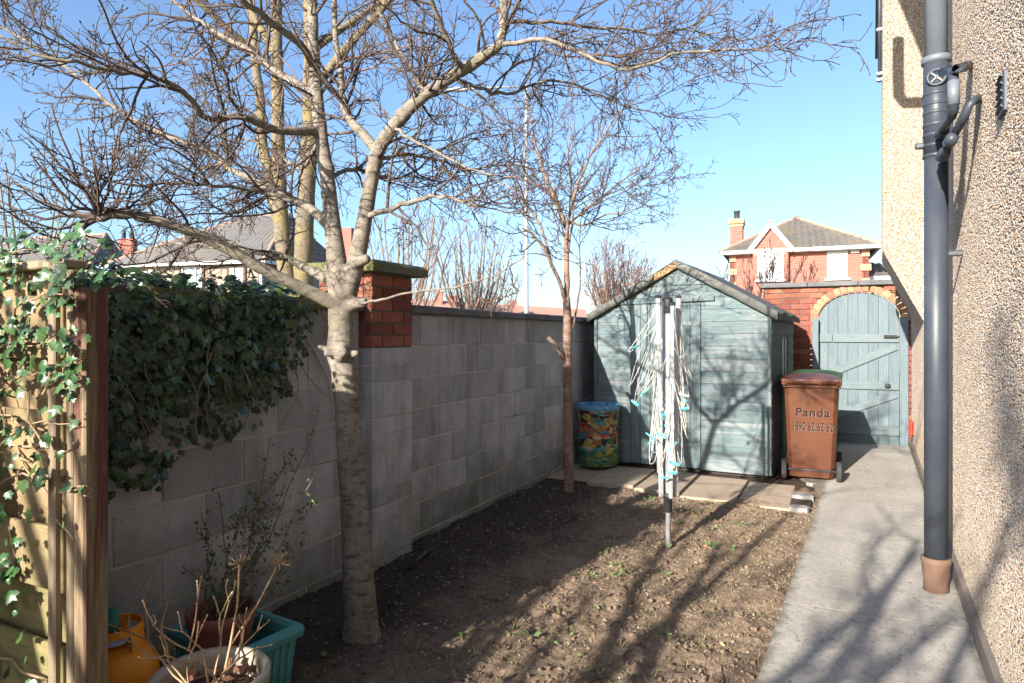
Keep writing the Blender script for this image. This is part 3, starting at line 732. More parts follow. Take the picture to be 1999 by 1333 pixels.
while z < SR - .03:
    z1 = z + bh
    lim = (SR - z) / (SR - SE) * SW / 2 if z > SE else SW / 2
    xl, xr = max(.0, SW / 2 - lim), min(SW, SW / 2 + lim)
    if z < DZ - .02:
        zt = min(z1, DZ + .02) if z1 > DZ else z1
        shiplap(SH, xl, DX0 - .004, z, z1); shiplap(SH, DX1 + .004, xr, z, z1)
        if z1 > DZ: shiplap(SH, max(xl, DX0 - .003), min(xr, DX1 + .003), DZ + .004, z1)
    else: shiplap(SH, xl, xr, z, z1)
    z = z1 + .0015; k += 1
door = ob('door', MB().box(((DX0 + DX1) / 2, .004, (DZ + .05) / 2), (DX1 - DX0 - .01, .01, DZ - .06)), M['gapdark'], SH)
nb = 7; w = (DX1 - DX0) / nb
for i in range(nb):
    ob('door_board', MB().box((DX0 + (i + .5) * w, -.006, (DZ + .05) / 2), (w - .004, .018, DZ - .055 + U(-.004, .004)), ch=.003), M['shed_v'], door)
for zz in (.30, .98, 1.58):
    ob('strap_hinge', MB().prism([(DX1 - .01, zz - .028), (DX1 - .01, zz + .028), (DX1 - .34, zz + .008), (DX1 - .34, zz - .008)], -.022, -.016, 'y'), M['shed_v'], door)
ob('door_head_batten', MB().box((.78, -.025, DZ + .03), (1.08, .025, .055), Matrix.Rotation(R(-1.2), 3, 'Y'), ch=.004), M['shed'], SH)
for x in (.012, SW - .012):
    ob('corner_trim', MB().box((x, -.008, .86), (.035, .04, 1.62), ch=.004), M['shed_v'], SH)
# right side wall: boards and two arched window slots
z = .045
while z < SE - .05:
    def bd(y0, y1):
        ob('side_board', MB().add([(SW + .012, y0, z), (SW + .012, y1, z), (SW + .003, y1, z + bh - .002), (SW + .003, y0, z + bh - .002), (SW - .01, y0, z), (SW - .01, y1, z), (SW - .01, y1, z + bh - .002), (SW - .01, y0, z + bh - .002)],
           [(0, 1, 2, 3), (0, 3, 7, 4), (1, 5, 6, 2), (3, 2, 6, 7), (0, 4, 5, 1)]), M['shed'], SH)
    if .93 < z + bh / 2 < 1.45: bd(.01, .82); bd(1.5, SD)
    else: bd(.01, SD)
    z += bh + .0015
wn_ = ob('side_window', MB().box((SW - .01, 1.16, 1.2), (.012, .66, .54)), M['shed_v'], SH)
for yy in (1.02, 1.30):
    a = MB(); n = 10
    poly = [(yy - .09, .97), (yy + .09, .97)] + [(yy + .09 * math.cos(t), 1.32 + .12 * math.sin(t)) for t in [math.pi * k / n for k in range(n + 1)]]
    ob('arched_pane', a.prism(poly, SW - .003, SW + .002, 'x'), M['potdark'], wn_)
# roof: two felted slopes with turned down edges
OV = .07
for sg in (-1, 1):
    ex = SW / 2 + OV; ez = (SR - SE) / (SW / 2) * ex
    a = math.atan2(SR - SE, SW / 2); m = MB(); n = 10; ny = 14
    vs_ = []
    for j in range(ny + 1):
        for i in range(n + 1):
            t = i / n; y = -.07 + (SD + .14) * j / ny
            zz = SR + .035 - ez * t + .006 * mnoise.noise((t * 6, y * 4, sg)) - (.012 * math.sin(j * 1.1) if i == n else 0)
            vs_.append((SW / 2 + sg * ex * t, y, zz))
    fs = [(j * (n + 1) + i, j * (n + 1) + i + 1, (j + 1) * (n + 1) + i + 1, (j + 1) * (n + 1) + i) for j in range(ny) for i in range(n)]
    m.add(vs_, fs, True)
    # drip edge along the eave
    e = [(SW / 2 + sg * (ex + .012), -.07 + (SD + .14) * j / ny, SR + .035 - ez - .075 + .012 * mnoise.noise((j * .9, sg, 2))) for j in range(ny + 1)]
    top = [vs_[j * (n + 1) + n] for j in range(ny + 1)]
    m.add(top + e, [(j, j + 1, ny + 2 + j, ny + 1 + j) for j in range(ny)], True)
    rf = ob('felt_roof', m, M['felt'], SH)
    # verge strip of felt over a barge board at the front
    t0 = 0.0 if sg > 0 else .24
    vv = []; n2 = 14
    for i in range(n2 + 1):
        t = t0 + (1 - t0) * i / n2; x = SW / 2 + sg * ex * t; zt = SR + .04 - ez * t
        dz = .088 + .012 * mnoise.noise((i * .7, sg * 3, 0)) 
        vv += [(x, -.072, zt), (x, -.085 - .006 * mnoise.noise((i, 1, sg)), zt - .02), (x, -.080, zt - dz), (x, -.06, zt - dz)]
    ob('verge_felt', MB().add(vv, [(4 * i + q, 4 * i + 4 + q, 4 * i + 5 + q, 4 * i + 1 + q) for i in range(n2) for q in range(3)], True), M['felt'], SH)
    bb = MB().prism([(SW / 2, SR + .03), (SW / 2 + sg * ex, SR + .03 - ez), (SW / 2 + sg * ex, SR - .045 - ez), (SW / 2, SR - .05)], -.058, -.036, 'y')
    ob('barge_board', bb, M['rawwood'] if sg < 0 else M['shed'], SH)
ob('bearer', MB().box((SW / 2, 1.0, .015), (SW - .08, 1.9, .05)), M['gapdark'], SH)

# ------------------------------------------------------------------ wheelie bins
def make_bin(name, label, mat, lidmat, loc, rz, text=False):
    t = thing(name, label, 'bin', loc, rz, 'wheelie bins by the gate')
    b = MB(); lv = [(.03, .385, .05, .47), (.12, .40, .045, .49), (.125, .415, .03, .50), (.6, .455, .012, .53), (.94, .485, 0, .555)]
    vs_ = []; ch = .035
    for z, w, y0, y1 in lv:
        h = w / 2
        vs_ += [(-h + ch, y0, z), (h - ch, y0, z), (h, y0 + ch, z), (h, y1 - ch, z), (h - ch, y1, z), (-h + ch, y1, z), (-h, y1 - ch, z), (-h, y0 + ch, z)]
    fs = [tuple(range(7, -1, -1))] + [(i * 8 + k, i * 8 + (k + 1) % 8, i * 8 + 8 + (k + 1) % 8, i * 8 + 8 + k) for i in range(len(lv) - 1) for k in range(8)]
    b.add(vs_, fs); ob('body', b, mat, t)
    rim = MB()
    rim.box((0, .275, .955), (.535, .605, .045), ch=.012); rim.box((0, .275, .925), (.515, .585, .03), ch=.006)
    ob('rim', rim, mat, t)
    lid = MB(); n = 8
    vs_ = []
    for j in range(n + 1):
        for i in range(n + 1):
            u, v = i / n * 2 - 1, j / n * 2 - 1
            vs_.append((u * .27, .285 + v * .315, .985 + .045 * (1 - u ** 4) * (1 - v ** 4) + .012 * (v + 1) / 2))
    m0 = len(vs_)
    fs = [(j * (n + 1) + i, j * (n + 1) + i + 1, (j + 1) * (n + 1) + i + 1, (j + 1) * (n + 1) + i) for j in range(n) for i in range(n)]
    lid.add(vs_, fs, True).box((0, .285, .983), (.545, .635, .02), ch=.006)
    ob('lid', lid, lidmat, t)
    hd = MB().tube([(-.245, -.04, .965), (.245, -.04, .965)], .016, 10)
    for x in (-.24, -.08, .08, .24): hd.box((x, -.015, .957), (.022 if abs(x) < .2 else .05, .07, .045), ch=.008)
    ob('handle', hd, mat, t)
    ob('axle', MB().tube([(-.265, .045, .10), (.265, .045, .10)], .011, 10), M['darkplastic'], t)
    for sg in (-1, 1):
        wv = MB().lathe([(.03, -.022), (.075, -.024), (.094, -.022), (.1, -.012), (.1, .012), (.094, .022), (.075, .024), (.03, .022)], (sg * .245, .045, .10), 24, Matrix.Rotation(R(90), 3, 'Y'))
        wo = ob('wheel', wv, M['rubber'], t)
        ob('hub', MB().lathe([(.001, -.026), (.03, -.026), (.034, -.018), (.034, .018), (.03, .026), (.001, .026)], (sg * .245, .045, .10), 14, Matrix.Rotation(R(90), 3, 'Y')), M['blackplastic'], wo)
    ob('foot_bar', MB().box((0, .035, .118), (.36, .03, .014), ch=.004), mat, t)
    return t
def text_mesh(s, size, ext):
    cu = bpy.data.curves.new('lettering', 'FONT'); cu.body = s; cu.size = size; cu.extrude = ext; cu.align_x = 'CENTER'; cu.offset = size * .012; cu.space_character = 1.15
    tmp = bpy.data.objects.new('lettering', cu); COL.objects.link(tmp)
    dg = bpy.context.evaluated_depsgraph_get(); me = bpy.data.meshes.new_from_object(tmp.evaluated_get(dg))
    bpy.data.objects.remove(tmp); return me
p = gr(1580, 944)
bb = make_bin('wheelie_bin', 'brown wheelie bin with stencilled name and phone number, standing nearest', M['binbrown'], M['binlid'], (p.x + .02, p.y - .03, .03), R(3))
tilt = R(90 + 2.1)
for s, size, z, xs, mt, dx, sxx in (('Panda', .112, .630, 0, 'printhighlight', .003, 1.02), ('1890 62 62 62', .118, .488, 0, 'printhighlight', .0025, .46), ('Panda', .112, .632, 0, 'printdark', 0, 1.02), ('1890 62 62 62', .118, .491, 0, 'printdark', 0, .46)):  # pale offset copies paint a highlight along the dark letters
    me = text_mesh(s, size, .0006 if mt == 'printdark' else .0004); me.materials.append(M[mt])
    yy = .012 - .0028 - (.0008 if mt == 'printdark' else 0) + (.6 - z) * .04
    ob('lettering', me, None, bb, (.012 + dx, yy, z), (tilt, 0, 0), (sxx, 1, 1))
make_bin('wheelie_bin', 'green wheelie bin standing behind the brown bin', M['bingreen'], M['bingreen'], (p.x + .02, p.y + .60, .035), R(-1))

# ------------------------------------------------------------------ printed laundry bin beside the shed
p = (gr(1122, 915) + gr(1208, 918)) / 2
bk = thing('fabric_tub', 'tall round tub printed in many colours beside the shed', 'tub', (p.x, p.y + .06, .045))
wb = lambda a, z: .02 * math.sin(a * 3 + z * 9) + .012 * math.sin(a * 7 - z * 23)
ob('body', MB().lathe([(.001, .0), (.205, 0), (.215, .03), (.222, .15), (.217, .3), (.224, .45), (.222, .58), (.226, .62)], n=48, wob=wb), M['basket'], bk)
ob('rim', MB().lathe([(.226, .605), (.232, .625), (.228, .665), (.215, .655), (.212, .60)], n=64, wob=lambda a, z: .02 * math.sin(a * 3 + z * 9) + .018 * math.sin(a * 17)), M['basketrim'], bk)
ob('lining', MB().lathe([(.213, .61), (.205, .3), (.001, .28)], n=32), M['potdark'], bk)

# ------------------------------------------------------------------ folded rotary clothes line
p = gr(1305, 1068)
rl = thing('rotary_clothes_line', 'folded aluminium rotary clothes line standing in the soil', 'clothes line', (p.x, p.y, 0), R(20))
zz = lambda py: EYE - (py - HOR) / F_PX * 4.49
ob('pole', MB().tube([(0, 0, -.1), (0, 0, 1.70)], .0185, 16), M['alu'], rl)
ob('sleeve', MB().lathe([(.02, .24), (.027, .245), (.027, .33), (.036, .345), (.036, .37), (.02, .372)], n=18), M['blackplastic'], rl)
ob('hub', MB().lathe([(.018, 1.60), (.033, 1.61), (.033, 1.69), (.028, 1.71), (.001, 1.712)], n=16), M['blackplastic'], rl)
armp = []
for i in range(4):
    a = R(90 * i + 12); b0 = Vector((math.cos(a), math.sin(a), 0)); ztop = (1.715, 1.70, 1.715, 1.66)[i]
    bot = b0 * .050 + Vector((0, 0, .345)); top = b0 * (.072 + .012 * (i % 2)) + Vector((0, 0, ztop))
    dr = (top - bot); L = dr.length; Mx = Matrix.Rotation(a, 3, 'Z') @ Matrix.Rotation(math.atan2(math.hypot(dr.x, dr.y), dr.z), 3, 'Y')
    arm = ob('arm', MB().box((bot + top) / 2, (.032, .026, L), Mx, ch=.006), M['alu'], rl)
    ob('arm_end_cap', MB().box(top, (.036, .030, .022), Mx, ch=.004), M['blackplastic'], arm)
    armp.append((bot, top, b0))
crd = random.Random(5)
ends = []
for i in range(46):
    a0, a1 = armp[crd.randrange(4)], armp[crd.randrange(4)]
    t0, t1 = crd.uniform(.35, .99), crd.uniform(.3, .97)
    s0 = a0[0].lerp(a0[1], t0) + a0[2] * .016; s1 = a1[0].lerp(a1[1], t1) + a1[2] * .016
    out = (a0[2] + a1[2] + Vector((crd.uniform(-.6, .6), crd.uniform(-.6, .6), 0)));
    if out.length < .1: out = a0[2].copy()
    out.normalize(); low = max(.42, min(s0.z, s1.z) - crd.uniform(.15, .75)); sp = crd.uniform(.05, .25) if i > 5 else .36
    mid = Vector((0, 0, low)) + out * sp
    pts = []
    for k in range(13):
        t = k / 12
        q = s0 * (1 - t) ** 3 + (mid + (s0 - mid) * .12 + Vector((0, 0, -.12))) * 3 * t * (1 - t) ** 2 + (mid + (s1 - mid) * .12 + Vector((0, 0, -.12))) * 3 * t * t * (1 - t) + s1 * t ** 3
        q = q + Vector((crd.uniform(-1, 1), crd.uniform(-1, 1), crd.uniform(-1, 1))) * .004; pts.append(q)
    ob('cord', MB().tube(pts, .0021, 4, cap=False), M['cord'], rl)
    ends.append(pts)
pegm = {}
for nm in ('pegblue', 'pegwhite'):
    m = MB()
    for sg in (-1, 1):
        m.add([(-.038, sg * .001, -.005), (.038, sg * .006, -.005), (.038, sg * .011, -.004), (0, sg * .012, -.006), (-.038, sg * .006, -.005),
               (-.038, sg * .001, .005), (.038, sg * .006, .005), (.038, sg * .011, .004), (0, sg * .012, .006), (-.038, sg * .006, .005)],
              [(0, 1, 2, 3, 4), (9, 8, 7, 6, 5), (0, 5, 6, 1), (1, 6, 7, 2), (2, 7, 8, 3), (3, 8, 9, 4), (4, 9, 5, 0)])
    m.tube([(-.006, -.013, 0), (-.006, .013, 0)], .006, 8)
    pegm[nm] = m.mesh('clothes_peg'); pegm[nm].materials.append(M[nm])
rlm = Matrix.Translation(rl.location) @ Matrix.Rotation(R(20), 4, 'Z')
for i in range(27):
    nm = 'pegwhite' if i % 5 == 4 else 'pegblue'
    pts = ends[(i * 7) % 46]; q = rlm @ pts[crd.randrange(3, 10)]
    o = ob('clothes_peg', pegm[nm], None, None, q, (crd.uniform(-.5, .5), crd.uniform(-.9, .9), TH + crd.uniform(-.9, .9)))
    tag(o, 'turquoise plastic clothes peg clipped to the hanging cords' if nm == 'pegblue' else 'white plastic clothes peg clipped to the hanging cords', 'clothes peg', 'turquoise clothes pegs' if nm == 'pegblue' else 'white clothes pegs')

# ------------------------------------------------------------------ fence stub on the left
fp = at(178, 655, 1.9)
fn = thing('board_fence', 'timber fence panel with wide overlapping boards overgrown by ivy', 'fence', (fp.x, fp.y, 0))
FT = 1.66
fx0, fx1 = -fp.x + .02, -.055
zb = 0.03; i = 0
while zb < FT - .05:
    h = min(.185, FT - zb)
    mt = 'fencegreen' if zb < .55 else 'fencewood'
    yy = -.040 if i % 2 == 0 else -.004
    ob('board', MB().box(((fx0 + fx1) / 2, yy, zb + h / 2), (fx1 - fx0, .016, h), Matrix.Rotation(R(U(-.5, .5)), 3, 'Y'), ch=.003), M[mt], fn)
    zb += h - (.012 if i % 2 else .02); i += 1
ob('rail', MB().box(((fx0 + fx1) / 2, .02, 1.45), (fx1 - fx0, .03, .07), ch=.003), M['fencepost'], fn)
ob('rail', MB().box(((fx0 + fx1) / 2, .02, .5), (fx1 - fx0, .03, .07), ch=.003), M['fencepost'], fn)
ob('top_capping', MB().box(((fx0 + fx1) / 2, -.012, FT - .0), (fx1 - fx0, .07, .025), ch=.004), M['fencepost'], fn)
ob('end_batten', MB().box((-.082, -.052, FT / 2), (.034, .024, FT - .02), ch=.004), M['fencepost'], fn)
ob('end_batten', MB().box((-.044, -.022, FT / 2), (.03, .03, FT - .04), ch=.004), M['fencepost'], fn)
fpost = thing('fence_post', 'red brown stained timber post with worn paint at the fence end', 'post', (fp.x, fp.y, 0))
ob('shaft', MB().box((.004, -.002, .78), (.056, .07, 1.62), ch=.005), M['redpost'], fpost)
stump = thing('timber_stump', 'short mossy sawn timber post in front of the red brown post', 'stump', (fp.x + .035, fp.y - .11, 0))
ob('shaft', MB().box((0, 0, .22), (.08, .05, .47), Matrix.Rotation(R(2), 3, 'Y'), ch=.006), M['fencegreen'], stump)

# ------------------------------------------------------------------ ivy
def ivy_leaf():
    o = [(0, -.42), (.22, -.50), (.50, -.30), (.40, -.05), (.55, .18), (.26, .22), (.0, .62), (-.26, .22), (-.55, .18), (-.40, -.05), (-.50, -.30), (-.22, -.50)]
    vs_ = [(0, -.12, .07)]
    for x, y in o: vs_.append((x, y, -.10 * abs(x) - .10 * max(0, y) ** 2 + (.02 if abs(x) < .1 else 0)))
    return vs_, [(0, 1 + i, 1 + (i + 1) % 12) for i in range(12)]
LV, LF = ivy_leaf()
def leaf_mesh(mat, seed):
    r = random.Random(seed); m = MB()
    cu = r.uniform(-.35, .5); tw = r.uniform(-.3, .3)
    m.add([(x * (1 + r.uniform(-.18, .18)), y * (1 + r.uniform(-.15, .15)), z * r.uniform(.4, 1.8) + cu * y * y * .5 + tw * x * y) for x, y, z in LV], LF, True)
    me = m.mesh('leaf'); me.materials.append(mat); return me
def make_ivy(root, spots, mat, nsingle):
    """spots: (pos, size, normal, roll); the largest seen ones become leaves of their own, the rest one mass"""
    camp = Vector((CX, CY, EYE))
    spots.sort(key=lambda s: -(s[1] / (Vector(s[0]) + root.location - camp).length) - (s[4] * 100))
    lm = [leaf_mesh(mat, k) for k in range(8)]; mass = MB(); r = random.Random(3)
    for i, (p, sz, nrm, roll, front) in enumerate(spots):
        q = nrm.to_track_quat('Z', 'Y').to_matrix().to_4x4() 
        up = Matrix.Rotation(roll, 4, 'Z')
        mt = Matrix.Translation(p) @ q @ up @ Matrix.Scale(sz, 4)
        if i < nsingle:
            o = bpy.data.objects.new('leaf', lm[i % 8]); COL.objects.link(o); o.parent = root; o.matrix_local = mt
        else: mass.add([mt @ Vector(v) for v in LV], LF, True)
    if mass.v: tag(ob('leaves', mass, mat, root), kind='stuff')
r_ = random.Random(21)
iv = thing('wall_ivy', 'dense dark green ivy hanging over the block wall', 'ivy', (0, 0, 0))
edge = [(200, 1012), (240, 990), (290, 985), (350, 905), (430, 870), (500, 830), (560, 790), (600, 720), (625, 640)]
def low_edge(px):
    for (a, b), (c, d) in zip(edge[:-1], edge[1:]):
        if a <= px <= c: return b + (d - b) * (px - a) / (c - a)
    return 1010 if px < 200 else 600
spots = []
tries = 0
while len(spots) < 3700 and tries < 60000:
    tries += 1
    Y = r_.uniform(-3.1, -.78); X = .03 + .13 * r_.random() ** 1.3; z = r_.uniform(.35, 1.72)
    dx, dy = X - CX, Y - CY; d = -dx * S_ + dy * C_; r = dx * C_ + dy * S_
    if d < .3: continue
    px = 1000 + F_PX * r / d; py = HOR - F_PX * (z - EYE) / d
    if px > 632: continue
    le = low_edge(px) + 18 * mnoise.noise((Y * 6, 0, 0)) - (X - .03) * 220
    if py > le: continue
    fade = (le - py) / 160
    if fade < 1 and r_.random() > .35 + .65 * fade: continue
    if px > 560 and r_.random() > (640 - px) / 80: continue
    if z > 1.62: X -= r_.uniform(0, .3)
    if z > 1.66: z += r_.uniform(0, .03)
    nrm = Vector((1.0, r_.uniform(-.9, .5), r_.uniform(-.15, .75))) if z < 1.63 else Vector((r_.uniform(.1, .8), r_.uniform(-.8, .2), 1))
    spots.append((Vector((X, Y, z)), (.018 + .04 * r_.random() ** 1.5), nrm.normalized(), math.pi + r_.uniform(-.8, .8), 1 if X > .10 else 0))
for i in range(420):      # sunlit crest lying over the coping
    Y = r_.uniform(-3.1, -.85); fall = max(.15, min(1, (-.75 - Y) / .8))
    if r_.random() > fall: continue
    X = r_.uniform(-.12, .13); z = 1.665 + r_.uniform(-.02, .045) if X < .05 else r_.uniform(1.58, 1.69)
    spots.append((Vector((X, Y, z)), .02 + .034 * r_.random(), Vector((r_.uniform(.1, .9), r_.uniform(-1, .1), r_.uniform(.3, 1))).normalized(), math.pi + r_.uniform(-1.2, 1.2), 1 if r_.random() < .35 else 0))
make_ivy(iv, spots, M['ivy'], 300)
for i in range(26):
    Y = r_.uniform(-2.9, -.85); p = Vector((.03, Y, 1.63)); pts = [p.copy()]
    dirv = Vector((.15, r_.uniform(-.5, .8), -1)).normalized()
    for k in range(12):
        dirv = (dirv + Vector((r_.uniform(-.25, .2), r_.uniform(-.4, .45), r_.uniform(-.3, .12)))).normalized()
        p = p + dirv * .06; p.x = min(max(p.x, .012), .14); pts.append(p.copy())
    d = -(p.x - CX) * S_ + (p.y - CY) * C_; py = HOR - F_PX * (p.z - EYE) / d
    ob('stem', MB().tube(pts, [.005 - .0003 * k for k in range(13)], 5), M['vine'], iv)
for a in ((625, 640), (570, 660)):   # curled bare runners near the trunk
    y0 = onX(a[0], .04)[0]; c = Vector((.05, y0, 1.52)); ob('stem', MB().tube([c + Vector((.03 * math.sin(t * 2), .09 * math.sin(t), .10 * math.cos(t))) for t in [k * .3 for k in range(10)]], .004, 5), M['vine'], iv)
# ivy on the fence, rooted at its left
fi = thing('fence_ivy', 'sunlit ivy climbing over the timber fence panel and post', 'ivy', (fp.x, fp.y, 0))
spots = []; stems = []
for s in range(17):
    x = r_.uniform(-.62, -.05); z = r_.choice([r_.uniform(.2, .7), r_.uniform(.9, 1.6), r_.uniform(1.2, 1.65)]); dirv = Vector((r_.uniform(-.4, 1), 0, r_.uniform(-.3, .9))).normalized()
    p = Vector((x, -.06, z)); pts = [p.copy()]
    for k in range(14):
        dirv = (dirv + Vector((r_.uniform(-.45, .5), 0, r_.uniform(-.32, .30)))).normalized(); dirv.z *= .9; p = p + dirv * .045
        p.y = -.058 - .025 * abs(math.sin(k * .9 + s)); p.x = min(p.x, .07); p.z = min(p.z, 1.70); pts.append(p.copy())
        for _ in range(2 if p.z < 1.25 else 3):
            if r_.random() < .5:
                spots.append((p + Vector((r_.uniform(-.05, .05), -r_.uniform(.0, .05), r_.uniform(-.05, .05))), r_.uniform(.018, .040), Vector((r_.uniform(-.6, .7), -1, r_.uniform(-.1, .8))).normalized(), math.pi + r_.uniform(-.9, .9), 1))
    stems.append(pts)
for i in range(170):   # crest over the top
    x = r_.uniform(-.66, .09); z = 1.64 + r_.uniform(-.08, .10) * (1 if x < .05 else .6)
    spots.append((Vector((x, r_.uniform(-.09, .06), z + .02)), r_.uniform(.018, .040), Vector((r_.uniform(-.6, .8), -1, r_.uniform(0, 1.2))).normalized(), math.pi + r_.uniform(-.9, .9), 1))
for i in range(300):
    c = r_.choice([(-.5, 1.08), (-.42, .98), (-.35, .55), (-.5, .92), (-.25, .84), (-.55, 1.22), (-.34, .70), (-.55, .72), (-.3, 1.5), (-.18, 1.45), (-.5, 1.5), (-.12, 1.05), (-.45, .42), (.03, 1.6)])
    p = Vector((c[0] + r_.gauss(0, .085), -.07 - r_.random() * .05, c[1] + r_.gauss(0, .07)))
    if p.x > .085: continue
    spots.append((p, r_.uniform(.016, .044), Vector((r_.uniform(-.6, .7), -1, r_.uniform(-.1, .8))).normalized(), math.pi + r_.uniform(-.9, .9), 1))
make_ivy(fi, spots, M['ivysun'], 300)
for s in range(9):
    p = Vector((r_.uniform(-.6, .05), -.055, r_.uniform(.95, 1.6))); dirv = Vector((r_.choice((-1, 1)), 0, r_.uniform(-.4, .4))).normalized(); pts = [p.copy()]
    for k in range(13):
        dirv = (dirv + Vector((r_.uniform(-.4, .45), 0, r_.uniform(-.4, .4)))).normalized(); p = p + dirv * .035; p.x = min(p.x, .075); p.z = min(p.z, 1.69); p.y = -.052 - .012 * math.sin(k + s); pts.append(p.copy())
    stems.append(pts)
for pts in stems: ob('stem', MB().tube(pts, [.0042 - .0002 * k for k in range(len(pts))], 5), M['vine'], fi)

# ------------------------------------------------------------------ trees
class Tree:
    def __init__(s, seed, spur=.5, wig=.22, up=.05, maxl=3, dens=1.0, tw=.0021, sides=4, buds=True):
        s.r = random.Random(seed); s.m = MB(); s.spur = spur; s.wig = wig; s.up = up; s.maxl = maxl; s.dens = dens; s.tw = tw; s.sides = sides; s.buds = buds
    def rv(s): r = s.r; return Vector((r.gauss(0, 1), r.gauss(0, 1), r.gauss(0, 1)))
    def line(s, p, d, L, r0, r1, lvl):
        seg = max(.035, L / 9) if lvl < 2 else max(.022, L / 5); n = max(2, int(L / seg)); pts = [p.copy()]; ds = [d.copy()]
        for i in range(n):
            d = (d + s.rv() * s.wig * (1.0 if lvl < 2 else 1.25) + Vector((0, 0, s.up))).normalized()
            p = p + d * (L / n); pts.append(p.copy()); ds.append(d.copy())
        rad = [r0 + (r1 - r0) * i / n for i in range(n + 1)]
        s.m.tube(pts, rad, s.sides if lvl < 2 else 3, cap=False)
        return pts, ds, rad
    def kids(s, pts, ds, rad, L, lvl, start=.2, rate=None):
        if lvl > s.maxl: return
        r = s.r
        length = sum((pts[i + 1] - pts[i]).length for i in range(len(pts) - 1))
        rate = rate or {1: 9.0, 2: 9.0, 3: 13.0}.get(lvl, 10)
        k = length * (1 - start) * rate * s.dens
        k = int(k) + (1 if r.random() < k - int(k) else 0)
        for _ in range(k):
            t = start + (1 - start) * r.random(); x = t * (len(pts) - 1); i = min(int(x), len(pts) - 2); f = x - i
            p = pts[i].lerp(pts[i + 1], f); d = ds[min(i + 1, len(ds) - 1)]; rr = rad[i] * (1 - f) + rad[i + 1] * f
            side = s.rv(); side = (side - d * side.dot(d)).normalized(); a = r.uniform(.5, 1.15)
            nd = (d * math.cos(a) + side * math.sin(a)).normalized()
            if lvl == 1: Lc = r.uniform(.35, .95) * L * (1.15 - .5 * t)
            elif lvl == 2: Lc = r.uniform(.10, .36) * min(1, L)
            else: Lc = r.uniform(.02, .075)
            r0 = min(rr * .62, .0045 + .007 * Lc) if lvl < 3 else s.tw * 1.15
            r0 = max(r0, s.tw)
            q, e, ra = s.line(p, nd, Lc, r0, s.tw * (.8 if lvl > 1 else 1), lvl)
            s.kids(q, e, ra, Lc, lvl + 1, .12)
            if lvl >= 2 and s.buds and r.random() < .6: s.bud(q[-1], e[-1])
    def bud(s, p, d):
        r0 = s.tw * s.r.uniform(1.3, 2.2); L = s.r.uniform(.007, .014)
        s.m.tube([p - d * .002, p + d * L * .45, p + d * L], [s.tw * .8, r0, .0005], 4, cap=False)
    def limb(s, pts, r0, r1, kids=True, lvl=1, L=.8, start=.2, rate=None, sub=4, into=None, sides=10):
        # smooth the given polyline
        P = [Vector(p) for p in pts]; out = []
        for i in range(len(P) - 1):
            a, b, c, d = P[max(i - 1, 0)], P[i], P[i + 1], P[min(i + 2, len(P) - 1)]
            for k in range(sub):
                t = k / sub
                out.append(.5 * ((2 * b) + (c - a) * t + (2 * a - 5 * b + 4 * c - d) * t * t + (-a + 3 * b - 3 * c + d) * t ** 3))
        out.append(P[-1]); n = len(out)
        for i in range(1, n - 1): out[i] = out[i] + s.rv() * .0035
        rad = [(r0 + (r1 - r0) * i / (n - 1)) * (1 + .06 * mnoise.noise((i * .8, r0 * 99, 0))) for i in range(n)]
        (into or s.m).tube(out, rad, sides)
        ds = [(out[min(i + 1, n - 1)] - out[max(i - 1, 0)]).normalized() for i in range(n)]
        if kids: s.kids(out, ds, rad, L, lvl, start, rate)
        return out, ds, rad
def px3(l): return [at(*p) for p in l]

# --- the pale barked tree in the bed
t1 = thing('garden_tree', 'bare pale barked tree in the foreground against the block wall', 'tree', (0, 0, 0))
T = Tree(11, up=.02, dens=2.05, tw=.0018, wig=.18)
tk = MB()
trunk_pts = px3([(707, 1262, 3.17), (706, 1225, 3.17), (697, 1080, 3.17), (688, 930, 3.17), (679, 800, 3.17), (671, 720, 3.17), (666, 690, 3.17), (667, 640, 3.17), (668, 590, 3.17), (669, 555, 3.17), (668, 530, 3.17)])
def smooth_tube(m, P, rads, sides=20, sub=5, nz=.05, seed=0):
    out = []; rr = []
    for i in range(len(P) - 1):
        a, b, c, d = P[max(i - 1, 0)], P[i], P[i + 1], P[min(i + 2, len(P) - 1)]
        for k in range(sub):
            t = k / sub
            out.append(.5 * ((2 * b) + (c - a) * t + (2 * a - 5 * b + 4 * c - d) * t * t + (-a + 3 * b - 3 * c + d) * t ** 3)); rr.append(rads[i] * (1 - t) + rads[i + 1] * t)
    out.append(P[-1]); rr.append(rads[-1]); o = len(m.v); m.tube(out, rr, sides)
    n = len(out)
    for i in range(n):
        c = out[i]
        for k in range(sides):
            j = o + i * sides + k; v = Vector(m.v[j]); w = v - c
            f = 1 + nz * mnoise.noise(v * 9 + Vector((seed, 0, 0))) + nz * .6 * mnoise.noise(v * 24 + Vector((0, seed, 0)))
            m.v[j] = tuple(c + w * f)
smooth_tube(tk, trunk_pts, [.125, .084, .070, .064, .060, .063, .066, .062, .062, .066, .055], nz=.07)
